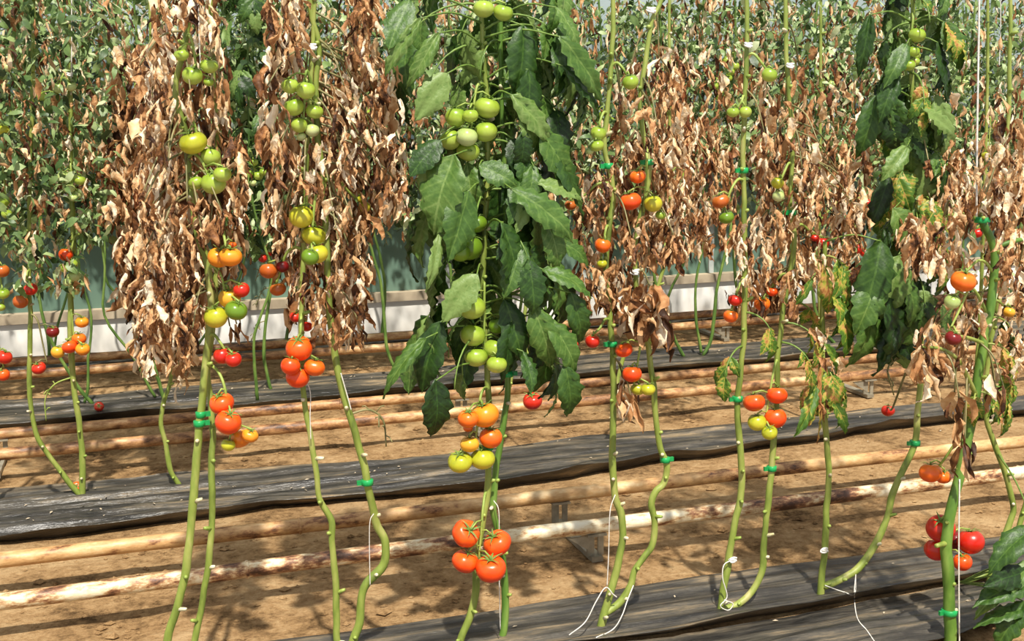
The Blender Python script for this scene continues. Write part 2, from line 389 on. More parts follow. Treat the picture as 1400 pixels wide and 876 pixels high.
# ------------------------------------------------------------------ leaf, fruit meshes
def dry_variant(r, nu=4, nv=8):
    """withered, rolled-up leaflet hanging from its origin along -Z, length 1"""
    V = []; curl = r.uniform(2.2, 6.0)*r.choice((-1, 1)); tw = r.uniform(-2.6, 2.6); bx = r.uniform(-.4, .4); by = r.uniform(-.4, .4)
    w0 = r.uniform(.11, .24); s = r.uniform(0, 99); hook = r.uniform(-.5, 1.0); off = r.uniform(-.5, .5)
    for j in range(nv+1):
        t = j/nv; w = w0*(math.sin(math.pi*min(1, .05+t*.95))**.7)*(1+.7*noise.noise((t*5, s, 0)))+.010
        c = curl*(.55+.6*t+.5*noise.noise((t*3, s, 5)))
        cx = bx*math.sin(t*2.8)*.5+.10*noise.noise((t*4.5, s, 21)); cy = by*math.sin(t*2.4)*.5+.10*noise.noise((t*4.5, s, 33))
        for i in range(nu+1):
            u = (i/nu-.5)*2+off*.3
            a = u*c*.5; R = w/max(abs(c)*.42, .3)
            x = R*math.sin(a); y = R*(1-math.cos(a)); th = tw*t
            x, y = x*math.cos(th)-y*math.sin(th), x*math.sin(th)+y*math.cos(th)
            k = 1+.5*noise.noise((u*3+s, t*8, 1)); cz = .09*noise.noise((u*2.5, t*6+s, 7))
            zz = -t + (hook*.45*max(0, t-.6)**1.2 if hook > 0 else 0)
            V.append((x*k+cx, y*k+cy+.6*hook*max(0, t-.55)**2, zz+cz))
    F = [(j*(nu+1)+i, j*(nu+1)+i+1, (j+1)*(nu+1)+i+1, (j+1)*(nu+1)+i) for j in range(nv) for i in range(nu)]
    return np.array(V), np.array(F)
vr = random.Random(11)
DRYV = [dry_variant(vr) for _ in range(20)]
DRY_ME = [mesh('dried_leaf', v, f, [M_DRY]) for v, f in DRYV]
DDRY_ME = [mesh('dark_dried_leaf', v, f, [M_DDRY]) for v, f in DRYV]
DRYLO = [dry_variant(vr, 3, 5) for _ in range(16)]
def green_variant(r, nu=8, nv=14, droop=None, wid=None):
    """tomato leaflet, base at origin, axis +X, length 1, upper side +Z"""
    V = []; s = r.uniform(0, 99); w0 = wid or r.uniform(.20, .28); dr = r.uniform(.1, .6) if droop is None else droop
    fold = r.uniform(.35, 1.0); tw = r.uniform(-.5, .5); nvn = r.choice((6, 7))
    for j in range(nv+1):
        t = j/nv; w = w0*(math.sin(math.pi*min(1, t**.78))**.85)
        lob = 1+.20*math.sin(t*nvn*2*math.pi*.72+s)*(.35+.65*t)
        for i in range(nu+1):
            u = (i/nu-.5)*2
            ww = w*(1 if abs(u) < .8 else lob)
            x = t-.10*abs(u)*w0+.16*abs(u)**1.5*w; y = u*ww
            ph = (t-.35*abs(u)*w0)*nvn*2*math.pi
            z = fold*abs(y)*.6 - .55*fold*abs(u)**3*w + .036*math.cos(ph)*min(1, abs(u)*2.2)*(1-t*.4) + .04*noise.noise((t*3, u*1.5, s))
            th = tw*t; y, z = y*math.cos(th)-z*math.sin(th), y*math.sin(th)+z*math.cos(th)
            a = dr*t*t*1.1
            V.append((x*math.cos(a*.5)+z*math.sin(a)*.4, y, z*math.cos(a) - x*math.sin(a*.75)*.9))
    F = [(j*(nu+1)+i, j*(nu+1)+i+1, (j+1)*(nu+1)+i+1, (j+1)*(nu+1)+i) for j in range(nv) for i in range(nu)]
    return np.array(V), np.array(F)
GV = [green_variant(vr) for _ in range(9)]
GRN_ME = [mesh('leaflet', v, f, [M_GRN]) for v, f in GV]
YEL_ME = [mesh('yellowing_leaflet', v, f, [M_YEL]) for v, f in GV]
GLO = [green_variant(vr, 2, 4, None, vr.uniform(.13, .24)) for _ in range(10)]

def tomato_mesh(lobes, depth, flat, s):
    nu, nv = 26, 14; V = []; F = []
    for j in range(nv+1):
        th = math.pi*j/nv
        for i in range(nu):
            a = 2*math.pi*i/nu; lob = 1+depth*math.cos(lobes*a+s)*math.sin(th)**.6*(.4+.6*max(0, math.cos(th)))
            r = math.sin(th)*lob; z = math.cos(th)*flat
            if th < .75: z -= .20*(math.cos(th/.75*math.pi/2))**1.5
            V.append((r*math.cos(a), r*math.sin(a), z))
    for j in range(nv):
        for i in range(nu): F.append((j*nu+i, (j+1)*nu+i, (j+1)*nu+(i+1) % nu, j*nu+(i+1) % nu))
    return V, F
TSH = [tomato_mesh(5, .035, .86, 0), tomato_mesh(6, .05, .82, 1), tomato_mesh(4, .02, .92, 2)]
TOM_ME = {k: [mesh('tomato', V, F, [m]) for V, F in TSH] for k, (m, _) in TOM.items()}
def calyx_mesh(s):
    q = MB(); r = random.Random(s)
    for k in range(6):
        a = k*math.pi/3+r.uniform(-.2, .2); c, d = math.cos(a), math.sin(a); L = r.uniform(.55, .85); V = []
        for j in range(5):
            t = j/4; rr = .06+L*t; z = .70+.10*math.sin(t*3)+.22*t*t*r.uniform(-.2, 1.2); w = .085*(1-t)**.7+.006
            V += [(c*rr-d*w, d*rr+c*w, z), (c*rr, d*rr, z+.03), (c*rr+d*w, d*rr-c*w, z)]
        q.add(V, [f for j in range(4) for f in ((j*3, j*3+1, j*3+4, j*3+3), (j*3+1, j*3+2, j*3+5, j*3+4))])
    q.tube([(0, 0, .60), (0, 0, .8), (.03, .02, .98)], [.1, .07, .06], 6)
    return mesh('calyx', q.V, q.F, [M_CALYX])
CAL_ME = [calyx_mesh(1), calyx_mesh(2), calyx_mesh(3)]

# ------------------------------------------------------------------ plants
CELL, GRID, MCACHE, JOBS = .12, {}, {}, []
CAMA = np.array(CAM)
class Piece:
    __slots__ = ('pid', 'V', 'F', 'lo', 'hi', 't')
    def __init__(s, pid, V, F): s.pid = pid; s.V = V; s.F = F; s.lo = V.min(0); s.hi = V.max(0); s.t = None
    def tree(s):
        if s.t is None: s.t = BVHTree.FromPolygons(s.V.tolist(), s.F)
        return s.t
def box_cells(lo, hi):
    a = np.floor(lo/CELL).astype(int); b = np.floor(hi/CELL).astype(int)
    return [(i, j, k) for i in range(a[0], b[0]+1) for j in range(a[1], b[1]+1) for k in range(a[2], b[2]+1)]
def enter(pc, longish=False):
    cells = set(map(tuple, np.floor(pc.V/CELL).astype(int))) if longish else box_cells(pc.lo, pc.hi)
    for c in cells: GRID.setdefault(c, []).append(pc)
def crosses(pc):
    seen = set()
    for c in box_cells(pc.lo, pc.hi):
        for q in GRID.get(c, ()):
            if q.pid == pc.pid or id(q) in seen: continue
            seen.add(id(q))
            if (q.lo <= pc.hi).all() and (pc.lo <= q.hi).all() and pc.tree().overlap(q.tree()): return True
    return False
def mesh_vf(me):
    if me.name not in MCACHE:
        V = np.empty(len(me.vertices)*3); me.vertices.foreach_get('co', V); MCACHE[me.name] = (V.reshape(-1, 3), [tuple(f.vertices) for f in me.polygons])
    return MCACHE[me.name]
def piece(pid, V, F, A): return Piece(pid, np.asarray(V) @ np.asarray(A)[:3, :3].T + np.asarray(A)[:3, 3], F if isinstance(F, list) else F.tolist())
SLIDE = (0, .010, -.010, .02, -.02, .032, -.032, .046, -.046, .062)
def settle(pid, V, F, A, slides=SLIDE):
    """the leaf's matrix, set a little nearer or farther where it would pass through another plant; None if it fits nowhere"""
    A = np.array(A)
    for k in slides:
        B = A.copy(); B[:3, 3] = CAMA+(A[:3, 3]-CAMA)*(1+k); pc = piece(pid, V, F, B)
        if not crosses(pc): return B, pc
    return None, None
def joined(name, items, parent, mat, root):
    """items: (V, F, 4x4 array, tone) joined into one foliage part"""
    Vs, Fs, T, n = [], [], [], 0
    for V, F, A, tn in items:
        Vs.append(V @ A[:3, :3].T + A[:3, 3]); Fs.append(np.asarray(F)+n); n += len(V); T.append(np.full(len(V), tn))
    if not Vs: return
    V = np.concatenate(Vs)-np.array(root); F = np.concatenate(Fs)
    o = obj(name, mesh(name, V, F, [mat], True, np.concatenate(T)), parent); o['kind'] = 'stuff'; return o
def hang_matrix(p, L, r, tilt=.38, wide=1.0):
    R = Matrix.Rotation(r.uniform(0, 6.283), 4, 'Z') @ Matrix.Rotation(r.gauss(0, tilt), 4, 'X') @ Matrix.Rotation(r.gauss(0, tilt*.6), 4, 'Y')
    return Matrix.Translation(p) @ R @ Matrix.Diagonal((L*wide, L*wide, L, 1))
def leaf_matrix(p, axis, nrm, L, wide=1.0):
    ax = axis.normalized(); n = (nrm-ax*nrm.dot(ax))
    n = n.normalized() if n.length > 1e-5 else ax.orthogonal().normalized()
    sd = n.cross(ax)
    m = Matrix.Identity(4)
    for i in range(3): m[i][0] = ax[i]*L; m[i][1] = sd[i]*L*wide; m[i][2] = n[i]*L; m[i][3] = p[i]
    return m

class Plant:
    def __init__(s, base, Y, label, group=None, name='tomato_plant'):
        s.Y = Y; s.b = Vector(base); s.root = empty(name, s.b); tag(s.root, label, 'tomato plant', group); s.fruit = []; s.stems = []; s.r = random.Random(hash((round(base[0], 2), round(base[1], 2))) & 0xffff)
        s.ndry = 0; s.extra = []; s.xlim = None
    def keep(s, q): enter(piece(s, np.array(q.V), q.F, Matrix.Translation(s.b)), True)
    def loc(s, p): return Vector(p)-s.b
    def stem(s, pts, wpx=14, mat=None, dys=None, name='stem', stubs=True, sub=6, taper=.42):
        r = s.r
        P = []
        for i, q in enumerate(pts):
            dy = q[2] if len(q) > 2 else 0
            P.append(at(q[0], q[1], s.Y+dy))
        C = spline(P, sub)
        C = [c+Vector((.0035*noise.noise((c.z*16, c.x, 3)), .003*noise.noise((c.z*16, c.x, 8)), 0)) for c in C]; s.stems.append(C)
        rad = []; nodes = []
        ph = r.uniform(3, 6)
        acc = 0
        for i, c in enumerate(C):
            if i: acc += (C[i]-C[i-1]).length
            base = .46*wpx/px_m(C[i])*(1-taper*i/len(C))
            rad.append(base*(1+.16*noise.noise((acc*11, s.b.x, ph))))
        q = MB(); q.tube([s.loc(c) for c in C], rad, 10); o = q.build(name, mat or M_STEM, s.root); s.keep(q)
        if stubs:
            acc = 0; nxt = .06
            for i in range(1, len(C)-1):
                acc += (C[i]-C[i-1]).length
                if acc > nxt:
                    nxt = acc+r.uniform(.06, .2)
                    a = r.uniform(-2.6, -.5); d = Vector((math.cos(a), math.sin(a), r.uniform(.1, .6))).normalized()
                    L = r.choice((.008, .012, .02))
                    k = MB(); k.tube([s.loc(C[i]+d*rad[i]*.5), s.loc(C[i]+d*(rad[i]+L*.6)), s.loc(C[i]+d*(rad[i]+L))], [.0065, .005, .0038], 7)
                    k.build('leaf_scar', M_STUB if r.random() < .45 else M_TRUSS, s.root); s.keep(k)
        return C
    def near_stem(s, p, up=.03):
        best = None
        for C in s.stems:
            for c in C:
                d = (c-Vector((p.x, p.y, p.z+up))).length
                if best is None or d < best[0]: best = (d, c)
        return best[1]
    def truss(s, fruit, attach=None, back=False, nostalk=False, spread=.05, calyx=True, mat=None, dy0=0):
        """fruit: (x, y, diameter px, ripeness[, tilt]); placed in front of (or behind) the stem so that no two overlap"""
        r = s.r; placed = []
        for f in fruit:
            x, y, dpx, k = f[:4]
            best = None
            for j in range(0, 26):
                dy = (-.012 - .006*j) if not back else (.02+.006*j)
                p = at(x, y, s.Y + dy0 + dy - (dpx*.5/510 if not back else -dpx*.5/510)); R = .5*dpx/px_m(p)
                ok = all((p-q).length > .93*(R+Rq) for q, Rq in placed)
                if ok:
                    for C in s.stems:
                        if min((c-p).length for c in C) < R+.008: ok = False; break
                if ok: best = (p, R); break
                if best is None: best = (p, R)
            placed.append(best); p, R = best
            s.fruit.append((x, y, dpx))
            ti = f[4] if len(f) > 4 else None
            if ti is None: rot = Matrix.Rotation(r.uniform(-.35, .35), 4, 'X') @ Matrix.Rotation(r.uniform(-.3, .3), 4, 'Y') @ Matrix.Rotation(r.uniform(0, 6.28), 4, 'Z')
            else: rot = Matrix.Rotation(ti[0], 4, 'X') @ Matrix.Rotation(ti[1], 4, 'Y')
            S = R*1.03
            o = obj('tomato', r.choice(TOM_ME[k]), s.root, Matrix.Translation(s.loc(p)) @ rot @ Matrix.Diagonal((S, S, S, 1)))
            o['label'] = TOM[k][1]; TW = Matrix.Translation(p) @ rot @ Matrix.Diagonal((S, S, S, 1)); enter(piece(s, *mesh_vf(o.data), TW))
            if calyx: cx_ = obj('calyx', r.choice(CAL_ME), o, Matrix.Identity(4)); enter(piece(s, *mesh_vf(cx_.data), TW))
            if not nostalk: s.extra.append((p, R, rot))
        if nostalk: return
        top = max(placed, key=lambda q: q[0].z)
        A = attach and at(attach[0], attach[1], s.Y+dy0*.3) or s.near_stem(top[0], .05)
        ctr = sum((q[0] for q in placed), Vector())/len(placed); lowz = min(q[0].z for q in placed)
        mid = Vector((ctr.x*.6+A.x*.4, ctr.y*.7+A.y*.3, top[0].z+top[1]*1.25+.008)); end = Vector((ctr.x, ctr.y+.012, lowz+.01))
        ax = spline([A, A.lerp(mid, .5)+Vector((0, 0, .012)), mid, mid.lerp(end, .5), end], 5)
        q = MB(); q.tube([s.loc(c) for c in ax], [.0045-.0018*i/len(ax) for i in range(len(ax))], 7)
        for (p, R), e in zip(placed, s.extra[-len(placed):]):
            tip = p + (e[2] @ Vector((0, 0, 1))).normalized()*R*.92
            c = min(ax[4:], key=lambda a: (a-tip).length+.3*max(0, tip.z-a.z))
            q.tube([s.loc(c), s.loc(c.lerp(tip, .5)+Vector((0, 0, .008))), s.loc(tip)], [.0026, .0024, .0026], 6)
        q.build('truss_stalk', mat or M_TRUSS, s.root); s.keep(q)
    def clear_of_fruit(s, x, y, L):
        for fx, fy, d in s.fruit:
            if abs(x-fx) < d*.5+9 and fy-d*.5-L-4 < y < fy+d*.55: return False
        return True
    def dry(s, *a, **k): JOBS.append((2, s._dry, a, k))
    def _dry(s, boxes, lo=.028, hi=.075, dark=.0, front=.3, deep=.2, cap=295, wide=(.75, 1.2), mul=3.8):
        """boxes: (x0, x1, y0, y1, count) of withered leaflets in the row's own depth"""
        r = s.r; rest = []; L = []
        for (x0, x1, y0, y1, n) in boxes:
            for i in range(int(n*(mul if n > 12 else 1))):
                x = r.uniform(x0, x1); y = r.uniform(y0, y1); fr = r.random() < front
                dy = -r.uniform(.02, .13) if fr else r.uniform(.01, deep)
                ln = r.uniform(lo, hi)
                if fr and not s.clear_of_fruit(x, y, ln*500): continue
                L.append((dy, x, y, ln, (x0, x1, y0, y1)))
        L.sort()
        for k, (dy, x, y, ln, bx) in enumerate(L):
            w = r.uniform(*wide); own = s.ndry < cap
            if own: me = r.choice(DDRY_ME if r.random() < dark else DRY_ME); V, F = mesh_vf(me)
            else: V, F = r.choice(DRYLO)
            for t in range(4):
                B, pc = settle(s, V, F, hang_matrix(at(x, y, s.Y+dy), ln, r, .34, w))
                if B is not None: break
                x = r.uniform(bx[0], bx[1]); y = r.uniform(bx[2], bx[3])
            if B is None: continue
            enter(pc)
            if own: obj('dried_leaf', me, s.root, Matrix.Translation(-s.b) @ Matrix(B.tolist())); s.ndry += 1
            else: rest.append((V, F, B, r.random()))
        joined('dried_foliage', rest, s.root, M_DRY_S, s.b)
        for k in range(max(3, len(L)//30)):             # thin withered leaf stalks
            dy, x, y, ln, bx = r.choice(L); p = at(x, y, s.Y+dy); a = s.near_stem(p, .12) if s.stems else p+Vector((0, 0, .1))
            if (a-p).length > .35: continue
            q = MB(); mid = a.lerp(p, .55)+Vector((0, 0, .03)); q.tube([s.loc(c) for c in spline([a, mid, p], 4)], [.0032, .0030, .0028, .0026, .0024, .0023, .0022, .002, .002], 5)
            if crosses(piece(s, np.array(q.V), q.F, Matrix.Translation(s.b))): continue
            q.build('withered_stalk', M_DTRUSS, s.root); s.keep(q)
    def leaf(s, *a, **k): JOBS.append((1, s._leaf, a, k))
    def _leaf(s, p0, az, up, L, nl=5, size=.13, mes=None, droop=1.5, down=.55, mat=None, wide=1.0):
        """compound leaf: drooping rachis with paired leaflets and a terminal one"""
        r = s.r; mes = mes or GRN_ME
        for da, fl_ in ((0, 1), (.35, 1), (-.35, 1), (.7, .85), (-.7, .85), (1.2, .7), (-1.2, .7), (0, .5)):
            h = Vector((math.cos(az+da), math.sin(az+da), 0)); pts = [Vector(p0)]; n = 9; an = up
            for i in range(n):
                an -= droop/n; pts.append(pts[-1]+(h*math.cos(an)+Vector((0, 0, 1))*math.sin(an))*L*fl_/n)
            q = MB(); o0 = pts[0]
            q.tube([c-o0 for c in pts], [.0036-.0022*i/n for i in range(n+1)], 6)
            pr_ = piece(s, np.array(q.V), q.F, Matrix.Translation(o0))
            if not crosses(pr_): break
        enter(pr_)
        me = mesh('leaf', q.V, q.F, [mat or M_CALYX]); lf = obj('leaf', me, s.root, Matrix.Translation(s.loc(o0)))
        side = Vector((-h.y, h.x, 0)); rach = (pts[-1]-pts[-3]).normalized()
        spots = [(n, 0, 1.0)]
        pr = (nl-1)//2
        for k in range(pr):
            j = int(round(n*(.92-.24*k)))-1
            for sg in (-1, 1): spots.append((j, sg, .95-.16*k))
        for j, sg, sc in spots:
            tdir = (pts[min(j+1, n)]-pts[max(j-1, 0)]).normalized()
            if sg == 0: axd = tdir
            else: axd = (side*sg*r.uniform(.7, 1.0)+tdir*r.uniform(.3, .7))
            axd = (axd.normalized()+Vector((0, 0, -down*r.uniform(.6, 1.5)))).normalized()
            nr = (Vector((0, 0, .7))+h*r.uniform(.5, 1.1)+Vector((r.uniform(-.35, .35), r.uniform(-.6, .1), 0)))
            sz = size*sc*r.uniform(.8, 1.15); ctr = pts[j]+axd*sz*.55; fx, fy = to_px(ctr)
            if ctr.y < s.Y+.02 and any(abs(fx-f[0]) < f[2]*.5+26 and abs(fy-f[1]) < f[2]*.5+30 for f in s.fruit): continue
            me_ = r.choice(mes); V, F = mesh_vf(me_); wd = r.uniform(.85, 1.2)*wide
            for f_, lift in ((1, 0), (.85, 0), (.85, -.5), (.85, .5), (.65, 0), (.65, -.6), (.5, .4)):
                mm = leaf_matrix(pts[j]-o0, axd+Vector((0, 0, lift)), nr, sz*f_, wd); pc = piece(s, V, F, Matrix.Translation(o0) @ mm)
                if not crosses(pc): enter(pc); obj('leaflet', me_, lf, mm); break
        return lf
    def blade(s, *a, **k): JOBS.append((0, s._blade, a, k))
    def _blade(s, x0, y0, x1, y1, w=1.0, mes=None, near=.10, face=.8):
        """a single drooping leaflet on its own stalk, from its base to its tip in the row's depth"""
        r = s.r; mes = mes or GRN_ME
        tip = r.uniform(.0, .06); nr = Vector((r.uniform(-.45, .45), -face, r.uniform(.45, .9))); me_ = r.choice(mes); V, F = mesh_vf(me_); wd = w*r.uniform(.8, 1.05)
        for dn in (0, .03, -.03, .06, .09, .12, .16, .2, .25):
            a = at(x0, y0, s.Y-near-dn); b = at(x1, y1, s.Y-near-dn-tip); ax = b-a; c = s.near_stem(a, -.01)
            q = MB(); q.tube([v-a for v in spline([c, c.lerp(a, .5)+Vector((0, 0, .02)), a], 4)], [.0034, .0032, .003, .0028, .0026, .0024, .0022, .002, .0018], 6)
            mm = leaf_matrix(Vector((0, 0, 0)), ax, nr, ax.length*1.08, wd)
            p1 = piece(s, np.array(q.V), q.F, Matrix.Translation(a)); p2 = piece(s, V, F, Matrix.Translation(a) @ mm)
            if not crosses(p1) and not crosses(p2): break
        enter(p1); enter(p2)
        lf = obj('leaf', mesh('leaf', q.V, q.F, [M_CALYX]), s.root, Matrix.Translation(s.loc(a)))
        obj('leaflet', me_, lf, mm)
    def bare_truss(s, pts, n=6, mat=None):
        r = s.r; P = [at(x, y, s.Y+(.0)) for x, y in pts]; C = spline(P, 5); q = MB(); q.tube([s.loc(c) for c in C], [.0035-.0015*i/len(C) for i in range(len(C))], 6)
        for k in range(n):
            c = C[int(len(C)*(.35+.6*k/n))]; e = c+Vector((r.uniform(-.03, .03), r.uniform(-.03, .01), r.uniform(-.03, .02)))
            q.tube([s.loc(c), s.loc(c.lerp(e, .6)+Vector((0, 0, .006))), s.loc(e)], [.0018, .0018, .0024], 5)
        q.build('bare_truss', mat or M_DTRUSS, s.root); s.keep(q)
def base_at(x, y): p = ground(x, y, .03); return Vector((p.x, p.y, 0.0))

Y0 = 3.0
PL = {}
# --- plant with crossing stems, orange trusses
p = Plant(at(250, 930, Y0)*1 - Vector((0, 0, at(250, 930, Y0).z)), Y0, 'tomato plant with two long bare stems and orange tomatoes beside a tan withered curtain')
p.stem([(238, 935), (229, 876), (248, 810), (259, 740), (266, 660), (272, 590), (279, 520), (285, 460), (288, 410), (284, 365), (270, 318), (262, 280), (258, 235), (252, 175), (240, 130), (250, 70), (262, 10), (268, -70)], 13.5)
p.stem([(252, 935, .02), (266, 876, .02), (282, 790, .02), (290, 710, .02), (289, 640, .02), (291, 590, .03), (287, 545, .04), (284, 500, .045), (292, 440, .05), (296, 380, .05), (300, 300, .06), (298, 200, .06), (292, 100, .06), (288, 20, .06), (286, -60, .06)], 11)
p.truss([(248, 75, 20, 'g'), (263, 103, 27, 'g'), (286, 90, 24, 'g'), (285, 112, 14, 'g')])
p.truss([(264, 195, 37, 'yg'), (288, 214, 26, 'g')])
p.truss([(268, 250, 21, 'g'), (292, 250, 33, 'g'), (304, 238, 24, 'g')])
p.truss([(299, 352, 30, 'oy'), (315, 351, 31, 'oy'), (318, 335, 11, 'o')])
p.truss([(314, 407, 30, 'y'), (295, 433, 32, 'yg'), (323, 424, 30, 'dg'), (330, 396, 22, 'r')])
p.truss([(304, 486, 24, 'r'), (319, 491, 22, 'r')])
p.truss([(303, 551, 33, 'ro'), (312, 577, 35, 'ro'), (328, 599, 30, 'oy'), (342, 595, 22, 'oy'), (312, 608, 19, 'yg')], attach=(290, 500))
p.dry([(205, 300, -40, 60, 45), (190, 312, 60, 180, 95), (190, 335, 180, 300, 130), (190, 330, 300, 390, 80), (195, 290, 390, 450, 45), (200, 265, 440, 480, 14)], front=.3)
p.dry([(314, 330, 432, 450, 5)], .045, .075, dark=1, front=0, deep=.06)
PL[1] = p
# --- plant with red tomatoes hanging in its withered leaves
p = Plant(at(475, 905, Y0) - Vector((0, 0, at(475, 905, Y0).z)), Y0, 'tomato plant with wavy right stem, red cluster under a second tan withered curtain')
p.stem([(470, 905), (460, 872), (460, 840), (459, 795), (454, 747), (453, 713), (437, 682), (432, 644), (427, 610), (420, 576), (414, 530), (411, 480), (412, 430), (414, 380), (416, 300), (420, 200), (426, 100), (430, 0), (432, -70)], 11)
p.stem([(476, 905, .02), (484, 872, .02), (491, 850, .02), (498, 803, .02), (524, 772, .02), (526, 740, .02), (514, 713, .02), (503, 665), (497, 634), (487, 597), (477, 566), (464, 519), (456, 470), (450, 420), (447, 340), (443, 260), (434, 180), (433, 110), (436, 60), (425, 15), (420, -60)], 13.5)
p.truss([(397, 117, 24, 'g'), (418, 123, 26, 'g'), (402, 146, 26, 'g'), (430, 152, 24, 'g'), (409, 171, 22, 'g'), (427, 178, 19, 'pg'), (412, 187, 13, 'pg')], attach=(431, 140))
p.truss([(412, 296, 33, 'yg'), (429, 322, 32, 'yg'), (434, 347, 29, 'yg'), (424, 351, 24, 'dg')], attach=(442, 262))
p.truss([(409, 476, 36, 'ro'), (407, 515, 32, 'ro'), (430, 502, 28, 'o'), (397, 500, 26, 'ro')], attach=(413, 430))
p.truss([(367, 370, 24, 'b'), (386, 364, 18, 'd'), (380, 395, 22, 'b')], attach=(412, 340), back=True)
p.truss([(404, 433, 16, 'r'), (419, 446, 16, 'r')], back=True)
p.truss([(499, 283, 15, 'yg'), (494, 272, 12, 'yg')], attach=(446, 240), back=True)
p.dry([(364, 415, -40, 100, 50), (472, 514, -40, 100, 42), (358, 545, 90, 200, 140), (362, 555, 190, 290, 140), (375, 505, 280, 370, 110), (388, 500, 360, 430, 60), (430, 500, 425, 460, 14)], front=.28)
p.bare_truss([(478, 566), (505, 560), (524, 575), (528, 610)], 6)
PL[2] = p
# --- the dark green plant
p = Plant(at(655, 895, Y0) - Vector((0, 0, at(655, 895, Y0).z)), Y0, 'dark green leafy tomato plant with orange-red cluster low over the pipes')
p.stem([(625, 905), (629, 876), (641, 846), (650, 812), (652, 780), (656, 735), (664, 690), (668, 640), (667, 580), (667, 520), (662, 450), (660, 380), (664, 300), (666, 220), (666, 140), (661, 80), (658, 20), (656, -70)], 12)
p.stem([(680, 905, .03), (685, 876, .03), (690, 850, .03), (690, 795, .03), (684, 740, .03), (675, 700, .03), (677, 650, .03), (684, 605, .03), (691, 560, .03), (696, 500, .03), (697, 430, .04), (694, 340, .05), (690, 240, .05), (686, 140, .05), (684, 40, .05), (682, -70, .05)], 12, M_STEM_B)
p.truss([(661, 12, 28, 'g'), (688, 17, 27, 'g')])
p.truss([(623, 160, 29, 'g'), (643, 158, 22, 'g'), (666, 147, 34, 'g'), (616, 191, 29, 'g'), (638, 187, 29, 'pg'), (664, 180, 31, 'g'), (640, 207, 31, 'g')], attach=(665, 120))
p.truss([(651, 306, 29, 'dg'), (641, 338, 37, 'dg'), (630, 346, 26, 'dg')], attach=(664, 280))
p.truss([(645, 420, 37, 'g'), (646, 458, 34, 'g'), (678, 477, 33, 'g'), (651, 488, 31, 'g'), (679, 498, 28, 'g'), (680, 445, 24, 'dg')], attach=(661, 400))
p.truss([(663, 567, 38, 'oy'), (640, 572, 28, 'o'), (671, 598, 31, 'o'), (640, 585, 13, 'o'), (629, 631, 33, 'yg'), (660, 627, 33, 'yg'), (642, 607, 26, 'y')], attach=(667, 530))
p.truss([(637, 729, 38, 'ro', (.9, .25)), (680, 742, 38, 'ro', (.25, -.55)), (636, 767, 36, 'ro', (.2, .3)), (671, 777, 41, 'ro', (.25, -.1))], attach=(665, 670))
r = p.r
for i in range(34):                                     # leaves up the whole green stem
    y = -60 + i*15.5 + r.uniform(-8, 8)
    c = p.near_stem(at(672, y, Y0+.03), 0)
    az = (i*2.399 + r.uniform(-.4, .4)) % (2*math.pi)
    if -2.2 < ((az+math.pi) % (2*math.pi)-math.pi) < -.9 and r.random() < .8: az = r.choice((-.35, -2.85))+r.uniform(-.3, .3)
    p.leaf(c, az, r.uniform(.1, .6), r.uniform(.17, .26) if i > 3 else r.uniform(.22, .32), r.choice((5, 7, 7)), r.uniform(.13, .185), droop=r.uniform(1.3, 2.0), down=.75)
for (x, y, az, L, s, up, dn) in [(690, 190, -.7, .20, .15, .3, 1.0), (690, 120, -.5, .22, .15, .4, 1.0), (692, 290, -.9, .16, .16, .3, 1.1), (693, 330, -.4, .22, .16, .3, 1.0), (695, 400, -.8, .18, .16, .2, 1.1), (696, 440, -.3, .22, .15, .1, 1.1),
        (664, 210, 3.6, .15, .15, .2, 1.1), (662, 250, 3.9, .13, .15, .2, 1.2), (661, 420, 3.5, .20, .14, .1, 1.1), (662, 450, 3.3, .19, .13, -.3, 1.2), (664, 60, 3.4, .26, .17, .2, .9), (690, 60, -.2, .28, .16, .5, .9), (688, 30, .2, .3, .16, .5, .8), (664, 0, 3.0, .3, .17, .3, .9)]:
    p.leaf(p.near_stem(at(x, y, Y0), 0), az, up, L, 5, s, droop=1.7, down=dn)
for L in [(575, 25, 522, 95, .6), (600, 45, 560, 112, .6), (716, 35, 714, 125, 1.1), (765, 50, 835, 132, .7), (722, 95, 728, 182, 1.2), (620, 212, 586, 310, 1.1), (602, 192, 560, 236, 1.0), (655, 226, 706, 246, 1.2),
          (640, 262, 618, 352, 1.1), (700, 258, 792, 312, .9), (688, 306, 722, 402, .9), (702, 190, 706, 232, 1.2), (602, 440, 570, 532, 1.0), (582, 462, 516, 530, .6), (596, 520, 602, 602, .9), (690, 410, 718, 492, 1.0), (728, 418, 762, 502, 1.0),
          (748, 438, 802, 502, .9), (772, 500, 790, 572, .9), (742, 368, 812, 392, .9), (720, 345, 762, 372, 1.1), (758, 326, 816, 354, .9), (652, 375, 606, 436, 1.1), (740, 178, 788, 252, .9), (758, 200, 804, 292, .9), (770, 90, 830, 150, .6), (735, 250, 800, 262, .9),
          (700, 440, 690, 520, .8), (600, 320, 592, 392, .6), (745, 300, 775, 362, 1.0), (612, 100, 570, 160, .9), (700, 130, 760, 190, 1.0), (760, 10, 800, 60, 1.0), (560, 0, 530, 60, .9), (780, 400, 806, 470, .9), (715, 480, 735, 530, .9)]:
    p.blade(*L, near=p.r.uniform(.05, .16))
PL[3] = p
